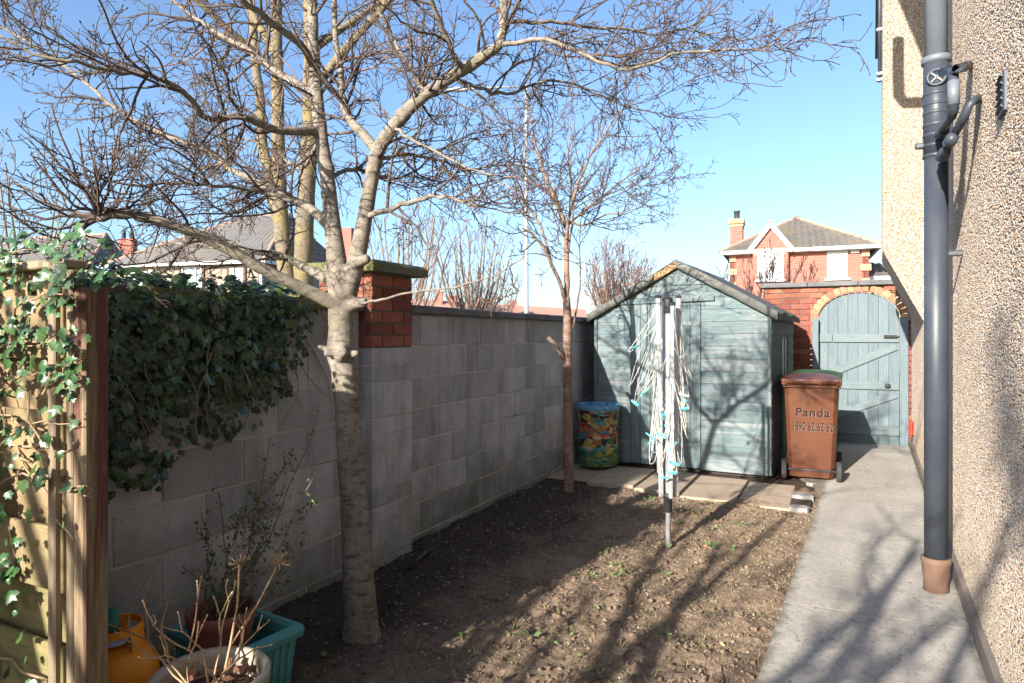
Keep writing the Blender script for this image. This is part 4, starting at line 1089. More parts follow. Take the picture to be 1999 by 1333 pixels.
LIMBS = [  # photo px, py, depth ; radii ; twig settings
    ([(664, 580, 3.17), (657, 500, 3.18), (650, 440, 3.19), (640, 350, 3.2), (628, 270, 3.22), (618, 180, 3.24), (612, 80, 3.26), (604, -60, 3.3), (598, -250, 3.35)], .047, .024, 5, .5),
    ([(676, 585, 3.17), (698, 500, 3.13), (712, 430, 3.1), (737, 300, 3.05), (775, 240, 3.0), (830, 185, 2.96), (900, 138, 2.92), (970, 92, 2.9), (983, 40, 2.92), (985, -60, 2.95), (1000, -180, 3.0)], .042, .018, 7, .25),
    ([(668, 600, 3.15), (610, 572, 3.1), (540, 538, 3.02), (470, 500, 2.94), (380, 455, 2.86), (290, 425, 2.78), (235, 418, 2.73), (192, 424, 2.70)], .031, .021, 4, .45),
    ([(650, 450, 3.18), (610, 410, 3.2), (562, 386, 3.26), (465, 337, 3.36), (397, 292, 3.45), (300, 255, 3.55), (210, 199, 3.65), (124, 127, 3.75), (22, 64, 3.85), (-90, 0, 3.9)], .024, .006, 10, .15),
    ([(581, 394, 3.24), (530, 378, 3.2), (487, 371, 3.15), (400, 360, 3.0), (337, 358, 2.9), (262, 362, 2.8), (180, 345, 2.7)], .013, .005, 10, .15),
    ([(622, 255, 3.22), (580, 256, 3.1), (536, 253, 3.0), (480, 229, 2.88), (430, 232, 2.78), (397, 225, 2.7), (367, 187, 2.62), (311, 154, 2.52), (240, 142, 2.42), (165, 124, 2.32), (94, 112, 2.25), (0, 70, 2.2)], .021, .005, 10, .15),
    ([(616, 190, 3.24), (570, 158, 3.34), (525, 131, 3.44), (480, 94, 3.52), (424, 64, 3.6), (375, 30, 3.7), (320, -10, 3.8), (240, -70, 3.9)], .024, .007, 10, .15),
    ([(614, 130, 3.25), (585, 86, 3.1), (525, 41, 2.95), (487, 8, 2.85), (430, -40, 2.75)], .022, .012, 10, .15),
    ([(740, 300, 3.05), (710, 262, 3.1), (682, 232, 3.14), (668, 185, 3.2), (663, 130, 3.25), (655, 60, 3.3), (650, -40, 3.35), (640, -150, 3.4)], .024, .012, 8, .2),
    ([(716, 420, 3.09), (750, 412, 3.0), (785, 400, 2.92), (830, 386, 2.84), (862, 383, 2.78), (900, 390, 2.7), (934, 404, 2.64)], .017, .006, 10, .15),
    ([(690, 590, 3.12), (720, 590, 3.05), (745, 585, 3.0), (800, 571, 2.93), (850, 566, 2.88), (900, 556, 2.82), (960, 540, 2.76), (1025, 500, 2.7)], .008, .003, 1.2, .6),
    ([(885, 150, 2.93), (930, 170, 3.0), (989, 183, 3.1), (1040, 165, 3.2), (1083, 157, 3.26), (1159, 179, 3.34), (1210, 204, 3.4), (1274, 217, 3.46), (1325, 232, 3.5)], .010, .003, 9, .15),
    ([(980, 88, 2.9), (1040, 78, 2.85), (1090, 84, 2.8), (1150, 112, 2.74), (1230, 136, 2.7), (1310, 108, 2.66), (1400, 98, 2.62), (1480, 100, 2.6), (1512, 86, 2.58)], .012, .003, 9, .12),
    ([(983, 45, 2.92), (1060, 42, 2.98), (1130, 50, 3.04), (1220, 58, 3.1), (1300, 66, 3.14), (1370, 40, 3.2), (1418, 5, 3.24)], .011, .003, 9, .12),
    ([(1150, 112, 2.74), (1220, 130, 2.82), (1290, 112, 2.9), (1340, 80, 2.95), (1420, 60, 3.0)], .006, .003, 10, .1),
    ([(900, 138, 2.92), (880, 90, 2.8), (850, 20, 2.7), (830, -50, 2.6)], .016, .008, 9, .1),
    ([(737, 310, 3.05), (790, 300, 3.2), (850, 310, 3.35), (920, 330, 3.5), (1000, 320, 3.6), (1080, 345, 3.7)], .012, .003, 10, .1),
    ([(640, 545, 3.16), (592, 520, 3.25), (545, 498, 3.35), (480, 490, 3.45), (400, 482, 3.5), (310, 470, 3.55)], .024, .005, 7, .25),
    ([(770, 245, 3.0), (800, 270, 2.85), (860, 300, 2.7), (930, 335, 2.6), (1010, 345, 2.5)], .009, .003, 7, .1),
    ([(640, 350, 3.2), (690, 330, 3.4), (740, 345, 3.6), (800, 340, 3.8), (880, 280, 4.0), (960, 250, 4.1)], .014, .004, 10, .1),
    ([(628, 270, 3.22), (590, 330, 3.5), (540, 300, 3.8), (470, 270, 4.0), (380, 300, 4.2)], .013, .004, 10, .1),
    ([(830, 185, 2.96), (800, 130, 3.1), (760, 60, 3.3), (720, -20, 3.5)], .014, .006, 10, .1),
]
limbs_mesh = MB()
LIMBS = [(p, a * .88, b * .88, c, d) for p, a, b, c, d in LIMBS]
for pts, r0, r1, rate, start in LIMBS:
    T.limb(px3(pts), r0, r1, True, 1, .72, start, rate, into=limbs_mesh)
# shoots from the lopped end of the low limb
e = at(195, 423, 2.7)
for (px, py, d) in [(60, 300, 2.5), (150, 250, 2.75), (20, 420, 2.5), (-60, 370, 2.6), (230, 260, 2.8), (100, 200, 2.6), (290, 300, 2.65), (-20, 500, 2.4), (60, 470, 2.9), (10, 340, 3.0), (185, 300, 2.5), (330, 330, 2.9)]:
    b = at(px, py, d); mid = e.lerp(b, .5) + Vector((0, 0, -.05))
    T.limb([e, e.lerp(mid, .5), mid, b], .009, .003, True, 1, .5, .2, 7, into=T.m, sides=5)
# knots and lopped stubs on the trunk
def limb_base(pts, r0, r1, n):      # start of a limb, flared where it leaves the trunk
    P = px3(pts); k = len(P) - 1
    rr = [(r0 + (r1 - r0) * i / k) for i in range(k + 1)]; rr = [r * f for r, f in zip(rr, (1.35, 1.22, 1.1, 1.05, 1.03) + (1.02,) * 20)]
    smooth_tube(tk, P[:n], rr[:n], 14, 5, .05, r0 * 100)
for i, n in ((0, 7), (1, 8), (2, 6), (3, 4), (17, 4), (8, 4), (5, 4), (6, 4)):
    limb_base(*LIMBS[i][:3], n)
for (px, py, d, dx, dz, r, L) in [(652, 690, 3.10, -1, .10, .016, .045), (645, 683, 3.12, -1, .35, .012, .06), (694, 690, 3.12, .9, .1, .013, .02), (668, 686, 3.10, .1, 0, .026, .022), (664, 697, 3.10, -.2, -.6, .02, .02), (700, 592, 3.12, 1, .1, .024, .05), (708, 508, 3.09, 1, .2, .022, .04)]:
    p = at(px, py, d); dv = (Vector((C_, S_, 0)) * dx + Vector((S_, -C_, 0)) * .5 + Vector((0, 0, dz))).normalized()
    smooth_tube(tk, [p - dv * .05, p + dv * L * .2, p + dv * L * .8, p + dv * L], [r * 1.7, r * 1.2, r, r * .75], 10, 3, .22, px)
tkk = ob('trunk', tk, M['bark'], t1)
rm = tkk.modifiers.new('fuse', 'REMESH'); rm.mode = 'VOXEL'; rm.voxel_size = .0065; rm.use_smooth_shade = True
sm_ = tkk.modifiers.new('relax', 'SMOOTH'); sm_.iterations = 4; sm_.factor = .5
ob('limbs', limbs_mesh, M['bark'], t1)
tag(ob('crown', T.m, M['twig'], t1), kind='stuff')

# --- the slim cherry barked tree by the shed
t2 = thing('young_tree', 'slim bare tree with reddish bark in front of the block wall', 'tree', (0, 0, 0))
T = Tree(5, up=.06, dens=1.45, tw=.0028, wig=.14)
D2 = 6.08; tk = MB()
smooth_tube(tk, px3([(1111, 968, D2), (1111, 940, D2), (1110, 850, D2), (1109, 760, D2), (1108, 690, D2), (1108, 620, D2), (1106, 580, D2)]), [.05, .045, .043, .041, .043, .038, .034], 14, nz=.05)
lm = MB()
for pts, r0, r1, rate, start in [
    ([(1107, 600, D2), (1107, 540, D2), (1106, 480, 6.1), (1104, 440, 6.12), (1080, 380, 6.2), (1060, 330, 6.3), (1040, 260, 6.4), (1030, 200, 6.5)], .032, .006, 9, .3),
    ([(1106, 470, 6.1), (1112, 420, 6.0), (1125, 370, 5.9), (1150, 310, 5.8), (1180, 260, 5.7), (1215, 215, 5.6)], .018, .005, 9, .15),
    ([(1107, 600, D2), (1092, 550, 6.0), (1070, 500, 5.9), (1045, 462, 5.85), (1020, 445, 5.8)], .022, .009, 5, .4),
    ([(1075, 508, 5.92), (1060, 450, 6.1), (1035, 410, 6.2), (1000, 370, 6.3), (950, 340, 6.4)], .014, .004, 8, .2),
    ([(1104, 445, 6.12), (1090, 400, 6.3), (1060, 370, 6.5), (1020, 330, 6.6), (985, 290, 6.7)], .014, .004, 8, .15),
    ([(1108, 440, 6.1), (1130, 420, 6.2), (1175, 385, 6.35), (1220, 350, 6.5), (1265, 320, 6.6), (1302, 285, 6.65)], .013, .003, 9, .15),
    ([(1110, 430, 6.1), (1140, 440, 5.9), (1180, 420, 5.8), (1215, 415, 5.75), (1255, 390, 5.7)], .011, .003, 9, .2),
    ([(1175, 385, 6.35), (1230, 360, 6.4), (1270, 345, 6.45), (1305, 340, 6.5)], .007, .003, 9, .1),
    ([(1120, 640, D2), (1130, 580, 6.0), (1134, 520, 5.97), (1132, 460, 5.95), (1140, 410, 5.9), (1180, 360, 5.85)], .010, .004, 5, .4),
    ([(1106, 520, D2), (1115, 460, 6.3), (1120, 380, 6.5), (1110, 300, 6.7), (1120, 240, 6.8)], .014, .004, 9, .2),
]: T.limb(px3(pts), r0, r1, True, 1, .95, start, rate, into=lm, sides=8)
sb = px3([(1108, 715, D2), (1095, 690, 6.03), (1082, 670, 5.98), (1070, 659, 5.95)])
ob('trunk', tk, M['cherry'], t2); ob('lopped_stub', MB().tube(sb, [.026, .021, .02, .019], 9), M['cherry'], t2)
ob('limbs', lm, M['cherry'], t2); tag(ob('crown', T.m, M['twig'], t2), kind='stuff')

# --- street tree with yellow lichen behind the wall
def street_tree(label, stems, seed, group=None):
    o = thing('street_tree', label, 'tree', (0, 0, 0), group=group); T = Tree(seed, up=.10, dens=.5, tw=.0042, wig=.16, buds=False); lm = MB()
    for pts, r0, r1, rate, st_, L in stems: T.limb(px3(pts), r0, r1, True, 1, L, st_, rate, into=lm, sides=12)
    ob('trunk', lm, M['lichenbark'], o); tag(ob('crown', T.m, M['redtwig'], o), kind='stuff')
D3 = 8.2
street_tree('multi stemmed street tree with yellow lichen behind the wall', [
    ([(578, 700, D3), (575, 600, D3), (560, 540, D3), (553, 470, D3), (547, 400, D3), (545, 330, D3), (543, 240, D3), (541, 120, D3), (540, 0, D3), (535, -200, D3)], .115, .06, 3, .45, 1.6),
    ([(585, 620, D3), (592, 540, D3), (594, 470, 8.1), (597, 400, 8.1), (602, 320, 8.0), (606, 230, 8.0), (608, 120, 7.9), (606, 0, 7.9), (600, -200, 7.8)], .125, .075, 3, .45, 1.6),
    ([(553, 470, D3), (540, 400, 8.3), (528, 340, 8.4), (512, 280, 8.5), (508, 200, 8.6), (500, 120, 8.7), (490, 0, 8.8), (480, -150, 9.)], .09, .04, 4, .4, 1.4),
    ([(545, 120, D3), (500, 40, 8.4), (440, -60, 8.6)], .06, .03, 4, .2, 1.4),
    ([(606, 180, 8.0), (680, 90, 7.8), (760, 0, 7.6), (840, -100, 7.4)], .06, .03, 4, .2, 1.5),
    ([(608, 100, 7.9), (720, 20, 8.3), (860, -60, 8.6)], .05, .03, 4, .2, 1.5),
    ([(541, 140, D3), (450, 60, 7.8), (340, -40, 7.4)], .05, .03, 4, .2, 1.5)], 31)
# --- farther bare trees
def far_tree(label, px, base_d, top_py, spread, seed, mat, nst=7, dens=.3, fan=.5, name='bare_tree'):
    o = thing(name, label, 'tree', (0, 0, 0)); T = Tree(seed, up=.22, dens=dens, tw=(.0075 if base_d > 21.5 else .0125) * base_d / 25, wig=.13, buds=False, maxl=2, sides=3)
    b = at(px, 655, base_d); b.z = -.1; top = EYE + (HOR - top_py) / F_PX * base_d; W = spread / F_PX * base_d
    lm = MB(); r = random.Random(seed); fork = b + Vector((0, 0, top * .22))
    T.limb([b, b.lerp(fork, .5), fork], top * .022, top * .018, False, into=lm, sides=8)
    for i in range(nst):
        u = (i + .5) / nst * 2 - 1; v = r.uniform(-1, 1) * math.sqrt(max(0, 1 - u * u))
        e = b + Vector((C_, S_, 0)) * (u * W * .8) + Vector((-S_, C_, 0)) * (v * W * .8) + Vector((0, 0, top * (.97 - .28 * (u * u + v * v) * fan + r.uniform(-.05, .03))))
        mid = fork.lerp(e, .5) + Vector((C_, S_, 0)) * (u * W * .12) + Vector((0, 0, -top * .02))
        T.limb([fork, fork.lerp(mid, .5) + T.rv() * .05, mid, mid.lerp(e, .55) + T.rv() * .08, e], top * .010, top * .0022, True, 1, top * .26, .12, dens * 9, into=lm, sides=5)
    ob('trunk', lm, mat if mat.name.startswith('dark') else M['greytwig'], o); tag(ob('crown', T.m, mat, o), kind='stuff')
far_tree('bare street tree just right of the brick pier', 795, 22, 385, 125, 41, M['redtwig'], 13, .62)
far_tree('bare street tree left of the tall lamp post', 925, 24, 405, 110, 42, M['redtwig'], 13, .62)
far_tree('small bare tree low behind the wall beside the tall lamp post', 965, 34, 520, 70, 46, M['greytwig'], 9, .8)
far_tree('rounded reddish bare tree behind the shed roof', 1205, 34, 468, 82, 43, M['redtwig'], 18, .9, .8)
far_tree('small spreading bare tree in front of the red brick house', 1490, 21, 478, 105, 44, M['darktwig'], 11, .9, .6)
far_tree('bare tree beyond the far left houses', 40, 40, 300, 150, 45, M['redtwig'], 10, .25)

# trees standing in the garden behind the photographer: they dapple the bed and path
def garden_back_tree(x, y, h, seed, label):
    o = thing('bare_tree', label, 'tree', (x, y, 0)); T = Tree(seed, up=.10, dens=.5, tw=.008, wig=.16, buds=False, maxl=2); lm = MB(); r = random.Random(seed)
    T.limb([Vector((0, 0, -.1)), Vector((.03, 0, h * .18)), Vector((0, .02, h * .36))], .10, .085, False, into=lm)
    for i in range(9):
        a = 2 * math.pi * i / 9 + r.uniform(-.3, .3); R_ = r.uniform(.7, 1.7); z0 = h * r.uniform(.2, .36)
        e = Vector((math.cos(a) * R_, math.sin(a) * R_, h * r.uniform(.6, 1)))
        T.limb([Vector((0, 0, z0)), Vector((e.x * .4, e.y * .4, z0 + (e.z - z0) * .35)), Vector((e.x * .75, e.y * .75, z0 + (e.z - z0) * .68)), e], .06, .016, True, 1, 1.0, .15, 7, into=lm, sides=7)
    ob('trunk', lm, M['bark'], o); tag(ob('crown', T.m, M['twig'], o), kind='stuff')
garden_back_tree(.75, -7.0, 4.0, 61, 'bare tree in the garden behind the camera, nearer the block wall')
garden_back_tree(1.5, -6.3, 3.1, 63, 'small bare tree in the garden just behind the camera')
garden_back_tree(2.3, -9.2, 4.9, 62, 'bare tree in the garden behind the camera, nearer the house')

# ------------------------------------------------------------------ street lamps
def lamp(px, top_py, d, arm_px, label, w):
    b = at(px, 655, d); b.z = 0; h = EYE + (HOR - top_py) / F_PX * d; t = thing('street_lamp', label, 'street lamp', b, TH, 'street lamps')
    ob('column', MB().tube([(0, 0, -.1), (0, 0, 1.5), (0, 0, 1.55), (0, 0, h)], [w * 1.25, w * 1.2, w, w * .75], 14), M['galv'], t)
    ob('band', MB().lathe([(w * 1.1, h * .22), (w * 1.14, h * .22), (w * 1.14, h * .232), (w * 1.1, h * .232)], n=14), M['blackplastic'], t)
    L = (px - arm_px) / F_PX * d
    ob('arm', MB().tube([(0, 0, h - .04), (-L * .5, 0, h - .07), (-L * .75, 0, h - .1)], w * .42, 8), M['galv'], t)
    hd = MB().lathe([(.01, -.35), (.07, -.3), (.1, 0), (.08, .25), (.03, .33), (.001, .34)], (-L * .86, 0, h - .12), 12, Matrix.Rotation(R(90), 3, 'Y') @ Matrix.Diagonal((.6, 1, L * .42)).to_3x3()); ob('lamp_head', hd, M['white'], t)
lamp(1028, 166, 17, 872, 'tall grey street lamp rising between the two garden trees', .06)
lamp(1265, 472, 46, 1216, 'distant small street lamp above the shed roof', .06)

# ------------------------------------------------------------------ houses
def tiled(a, b, c, d, parent, mat, name='roof_tiles', row=.32, col=.30, amp=.028):
    """rolled tiles over the quad a,b (eave) c,d (ridge, c above b)"""
    a, b, c, d = map(Vector, (a, b, c, d)); nrm = (b - a).cross(d - a)
    if nrm.length < 1e-6: nrm = (b - a).cross(c - a)
    nrm.normalize()
    if nrm.z < 0: nrm = -nrm
    H = ((c + d) / 2 - (a + b) / 2).length; nr = max(3, int(H / row)); m = MB(); e = (b - a).normalized()
    for j in range(nr):
        v0, v1 = j / nr, (j + 1) / nr + .02
        L0, R0, L1, R1 = a.lerp(d, v0), b.lerp(c, v0), a.lerp(d, min(1, v1)), b.lerp(c, min(1, v1))
        n = max(2, int((R0 - L0).length / col * 4)); vs_ = []
        for i in range(n + 1):
            u = i / n; p0 = L0.lerp(R0, u); p1 = L1.lerp(R1, u); ph = (p0 - a).dot(e) / col * 2 * math.pi
            w = amp * math.sin(ph)
            vs_ += [p0 + nrm * (.0 + w * 0 - .01), p0 + nrm * (.045 + w), p1 + nrm * (.008 + w)]
        m.add(vs_, [(3 * i + q, 3 * i + 3 + q, 3 * i + 4 + q, 3 * i + 1 + q) for i in range(n) for q in (0, 1)])
    return tag(ob(name, m, mat, parent), kind='stuff')
def hipline(parent, a, b, r=.09):
    a, b = Vector(a), Vector(b); n = max(3, int((b - a).length / .45)); m = MB()
    m.tube([a.lerp(b, i / n) + Vector((0, 0, .02 * (i % 2))) for i in range(n + 1)], r, 8); ob('ridge_tiles', m, M['ridge'], parent)
def quadwall(parent, a, b, z0, z1, mat, name='wall', th=.25, out=None):
    a, b = Vector(a), Vector(b); e = (b - a).normalized(); nrm = Vector((e.y, -e.x, 0))
    m = MB().box((0, 0, 0), ((b - a).length, th, z1 - z0)); c = (a + b) / 2 - nrm * th / 2
    return ob(name, m, mat, parent, (c.x, c.y, (z0 + z1) / 2), (0, 0, math.atan2(e.y, e.x)))
def window(parent, a, b, u0, u1, z0, z1, mul=(.5,), surround=None, glass='glass'):
    """window on the wall line a-b between fractions u0,u1"""
    a, b = Vector(a), Vector(b); e = (b - a).normalized(); nrm = Vector((e.y, -e.x, 0)); L = (b - a).length
    p = a + e * ((u0 + u1) / 2 * L); w = (u1 - u0) * L; h = z1 - z0; rz = math.atan2(e.y, e.x)
    f = MB(); t = .07
    for (x, zz, sx, sz) in [(-w / 2 + t / 2, 0, t, h), (w / 2 - t / 2, 0, t, h), (0, h / 2 - t / 2, w - 2 * t, t), (0, -h / 2 + t / 2, w - 2 * t, t)] + [((q - .5) * w, 0, .09, h - 2 * t) for q in mul]:
        f.box((x, 0, zz), (sx, .09, sz))
    pos = p + nrm * .03; fo = ob('window', f, M['white'], parent, (pos.x, pos.y, (z0 + z1) / 2), (0, 0, rz))
    ob('pane', MB().box((0, .015, 0), (w - .02, .03, h - .02)), M['glass'], fo)
    if glass == 'panewhite': ob('white_sheet', MB().box((0, -.004, h * .2), (w - .1, .012, h * .52)), M['panewhite'], fo)  # added white sheet for bright upper glass; grey reflection stays in the pane below
    ob('sill', MB().box((0, -.05, -h / 2 - .05), (w + .2, .2, .09)), M['brownpaint' if surround else 'white'], fo)
    if surround:
        s = MB()
        for sg in (-1, 1): s.box((sg * (w / 2 + .07), -.01, 0), (.13, .1, h + .02))
        ob('surround', s, M['brownpaint'], fo)
# red brick house seen over the gate
A = at(1425, 655, 30); B = at(1697, 655, 27.8); A.z = B.z = 0
eu = (B - A).normalized(); inn = Vector((-eu.y, eu.x, 0)); Lh = (B - A).length; Dp = 7.5
rh = thing('brick_house', 'detached red brick house with hipped tiled roof and white gable', 'house', (0, 0, 0))
ez = 5.25
quadwall(rh, A, B, -.1, ez, M['farbrick']); quadwall(rh, B, B + inn * Dp, -.1, ez, M['farbrick']); quadwall(rh, A + inn * Dp, A, -.1, ez, M['farbrick'])
def W(u, o, z): p = A + eu * (u * Lh) + inn * o; return Vector((p.x, p.y, z))
ov = .38
ap0 = W(.5, 3.2, 7.15); ap1 = W(.52, 4.4, 7.15)
e1, e2, e3, e4 = W(0, -ov, ez) - eu * ov, W(1, -ov, ez) + eu * ov, W(1, Dp + ov, ez) + eu * ov, W(0, Dp + ov, ez) - eu * ov
tiled(e1, e2, ap0 + eu * .02, ap0 - eu * .02, rh, M['tiledark']); tiled(e2, e3, ap1, ap0, rh, M['tiledark']); tiled(e4, e1, ap0, ap1, rh, M['tiledark']); tiled(e3, e4, ap1 - eu * .02, ap1 + eu * .02, rh, M['tiledark'])
hipline(rh, e1, ap0); hipline(rh, e2, ap0); hipline(rh, ap0, ap1)
def beam(parent, a, b, th, h, mat, name):
    a, b = Vector(a), Vector(b); d = b - a; L = d.length; e = d.normalized()
    M3 = Matrix((e, Vector((-eu.y, eu.x, 0)) if abs(e.z) < .95 else inn, Vector((0, 0, 1)))).transposed()
    y = Vector((0, 0, 1)).cross(e).normalized(); zz = e.cross(y); M3 = Matrix((e, y, zz)).transposed()
    ob(name, MB().box((a + b) / 2, (L, th, h), M3), mat, parent)
beam(rh, e1 + Vector((0, 0, -.06)), e2 + Vector((0, 0, -.06)), .12, .15, M['white'], 'fascia'); beam(rh, e2 + Vector((0, 0, -.06)), e3 + Vector((0, 0, -.06)), .12, .15, M['white'], 'fascia')
ob('soffit', MB().add([e1 - Vector((0, 0, .15)), e2 - Vector((0, 0, .15)), W(1, .1, ez - .15), W(0, .1, ez - .15)], [(0, 1, 2, 3)]), M['white'], rh)
# projecting gable bay
g0, g1 = .18, .44; bo = -.35; gm = (g0 + g1) / 2
quadwall(rh, W(g0, bo, 0), W(g1, bo, 0), -.1, ez, M['farbrick'])
gp = [W(g0, bo, ez), W(g1, bo, ez), W(gm, bo, ez + 1.05)]
bk_ = [p + inn * .25 for p in gp]
ob('gable', MB().add(gp + bk_, [(0, 1, 2), (5, 4, 3), (0, 3, 4, 1), (1, 4, 5, 2), (2, 5, 3, 0)]), M['farbrick'], rh)
gl, gr_, gt_ = W(g0 - .035, bo - .12, ez - .1), W(g1 + .035, bo - .12, ez - .1), W(gm, bo - .12, ez + 1.12)
beam(rh, gl, gt_, .1, .2, M['white'], 'bargeboard'); beam(rh, gt_, gr_, .1, .2, M['white'], 'bargeboard')
gback = W(gm, 2.2, ez + 1.15)
tiled(gl + Vector((0, 0, .1)), W(g0 - .035, 1.2, ez + .2), gback, gt_ + Vector((0, 0, .1)), rh, M['tiledark']); tiled(W(g1 + .035, 1.2, ez + .2), gr_ + Vector((0, 0, .1)), gt_ + Vector((0, 0, .1)), gback, rh, M['tiledark'])
hipline(rh, gt_ + Vector((0, 0, .12)), gback, .07)
zf = lambda py, d=29.: EYE - (py - HOR) / F_PX * d
for (u0, u1) in ((-.0, .045), (.955, 1.0)):      # buff quoins
    k = 0; z = 0.0
    while z < ez - .2:
        if k % 2 == 0: ob('quoin', MB().box((0, 0, 0), (.42 if k % 4 else .3, .06, .28)), M['farbuff'], rh, W((u0 + u1) / 2, -.03, z + .15), (0, 0, math.atan2(eu.y, eu.x)))
        z += .30; k += 1
for (u0, u1, off) in ((g0 + .012, g1 - .012, bo), (.70, .87, 0)):
    ob('band', MB().box((0, 0, 0), ((u1 - u0) * Lh, .05, .32)), M['farbuff'], rh, W((u0 + u1) / 2, off - .028, zf(489, 28.6)), (0, 0, math.atan2(eu.y, eu.x)))
window(rh, W(0, bo, 0), W(1, bo, 0), .215, .405, zf(546, 29.0), zf(494, 29.0), (.5,), glass='panewhite')
window(rh, W(0, 0, 0), W(1, 0, 0), .715, .855, zf(543, 28.3), zf(491, 28.3), (.33,), glass='panewhite')
window(rh, W(0, bo, 0), W(1, bo, 0), .215, .405, .9, 2.2, (.5,), glass='panewhite')
ob('alarm_box', MB().box((0, 0, 0), (.34, .1, .22), ch=.02), M['white'], rh, W(.905, -.06, zf(490, 28.1)), (0, 0, math.atan2(eu.y, eu.x)))
chm = W(.04, 1.2, 0); ch = ob('chimney', MB().box((0, 0, 0), (.55, .8, 2.4)), M['farbrick'], rh, (chm.x, chm.y, ez + .35), (0, 0, math.atan2(eu.y, eu.x)))
ob('chimney_head', MB().box((0, 0, 1.2), (.68, .92, .22)).box((0, 0, 1.0), (.62, .86, .1)), M['buffbrick'], ch)
ob('chimney_pot', MB().lathe([(.13, 1.3), (.13, 1.68), (.16, 1.69), (.16, 1.74), (.1, 1.75)], n=12), M['darkplastic'], ch)
wing = thing('brick_extension', 'low side extension with grey tiled roof beside the red brick house', 'house', (0, 0, 0))
q0 = W(1.0, 1.2, 0) + eu * .05; q1 = q0 + eu * 2.6
quadwall(wing, q0, q1, -.1, zf(545, 28), M['render']); zt = zf(541, 28)
tiled(q0 + Vector((0, 0, zt)) - inn * .3, q1 + Vector((0, 0, zt)) - inn * .3, q1 + inn * 2 + Vector((0, 0, zt + .6)), q0 + inn * 2 + Vector((0, 0, zt + .95)), wing, M['tiledark'])
beam(wing, q0 + Vector((0, 0, zt)) - inn * .35, q1 + Vector((0, 0, zt)) - inn * .35, .1, .16, M['white'], 'fascia')

# beige rendered house over the left part of the wall
A2 = at(222, 655, 33.8); B2 = at(511, 655, 31.5); C2 = at(640, 655, 34.5); A2.z = B2.z = C2.z = 0
hz = EYE + 146 / F_PX * 31.5
lh = thing('rendered_neighbour_house', 'beige rendered house with grey hipped tile roof beyond the ivy wall', 'house', (0, 0, 0))
e2_ = (B2 - A2).normalized(); in2 = Vector((-e2_.y, e2_.x, 0))
D2_ = B2 + in2 * 7.5
quadwall(lh, A2, B2, -.1, hz, M['render']); quadwall(lh, B2, D2_, -.1, hz, M['render']); quadwall(lh, A2 + in2 * 7.5, A2, -.1, hz, M['render'])
ob('corner_trim', MB().box((0, 0, 0), (.12, .12, hz)), M['white'], lh, (B2.x, B2.y - .02, hz / 2 - .05), (0, 0, math.atan2(e2_.y, e2_.x)))
o2 = .4
f1, f2, f3 = A2 - e2_ * o2 - in2 * o2, B2 + e2_ * o2 - in2 * o2, D2_ + e2_ * o2 + in2 * o2
f4 = A2 - e2_ * o2 + in2 * (7.5 + o2)
for p in (f1, f2, f3, f4): p.z = hz
L2 = (B2 - A2).length; rA = B2 - e2_ * 1.0 + in2 * 3.75; rB = A2 + e2_ * 5.3 + in2 * 3.75
rA.z = rB.z = hz + 2.95
tiled(f1, f2, rA, rB, lh, M['tilegrey']); tiled(f2, f3, rA + in2 * .05, rA - in2 * .05, lh, M['tilegrey']); tiled(f4, f1, rB - in2 * .05, rB + in2 * .05, lh, M['tilegrey']); tiled(f3, f4, rB, rA, lh, M['tilegrey'])
hipline(lh, f2, rA); hipline(lh, f1, rB); hipline(lh, rA, rB)
eu, inn = e2_, in2
dn = Vector((0, 0, -.07))
beam(lh, f1 + dn, f2 + dn, .12, .15, M['white'], 'fascia'); beam(lh, f2 + dn, f3 + dn, .12, .15, M['white'], 'fascia')
def u_on(px):
    lo, hi = 0., 1.
    for _ in range(40):
        mid = (lo + hi) / 2; p = A2.lerp(B2, mid); dx, dy = p.x - CX, p.y - CY; d = -dx * S_ + dy * C_; r = dx * C_ + dy * S_
        if 1000 + F_PX * r / d < px: lo = mid
        else: hi = mid
    return lo
for (x0, x1, y0, y1, mu) in ((252, 289, 557, 527, (.5,)), (357, 396, 562, 521, (.68,)), (450, 477, 560, 526, (.4,))):
    window(lh, A2, B2, u_on(x0), u_on(x1), zf(y0, 32.5), zf(y1, 32.5), mu, True)
ob('alarm_box', MB().box((0, 0, 0), (.28, .1, .24), ch=.02), M['white'], lh, A2.lerp(B2, u_on(297)) - in2 * .06 + Vector((0, 0, zf(527, 32.6))), (0, 0, math.atan2(e2_.y, e2_.x)))
cq = rA + e2_ * 2.6 + in2 * 1.5; ob('chimney', MB().box((0, 0, 0), (.9, .6, 2.0)), M['farbrick'], lh, (cq.x, cq.y, hz + 1.3), (0, 0, math.atan2(e2_.y, e2_.x)))
# far left roof
fl = thing('far_tiled_house', 'farther house roof with chimney at the left edge', 'house', (0, 0, 0))
a, b = at(-200, 655, 46), at(176, 655, 42); c = at(262, 655, 48)
for p in (a, b, c): p.z = EYE + (HOR - 520) / F_PX * 43
ra, rb = at(60, 655, 48), at(207, 655, 46); ra.z = rb.z = EYE + (HOR - 457) / F_PX * 46
tiled(a, b, rb, ra, fl, M['tilegrey'], row=.36, col=.36); tiled(b, c, rb + Vector((.05, .05, 0)), rb, fl, M['tilegrey'], row=.36, col=.36)
hipline(fl, b, rb, .12); hipline(fl, rb, c, .12); hipline(fl, ra, rb, .1)
for (p, q) in ((a, b), (b, c)):
    p2, q2 = Vector((p.x, p.y, 0)), Vector((q.x, q.y, 0)); quadwall(fl, p2, q2, -.1, p.z - .1, M['render'])
cq = at(250, 655, 50); cz = EYE + (HOR - 468) / F_PX * 50
chx = ob('chimney', MB().box((0, 0, 0), (1.1, .6, 2.2)), M['farbrick'], fl, (cq.x, cq.y, cz - 1.05), (0, 0, TH))
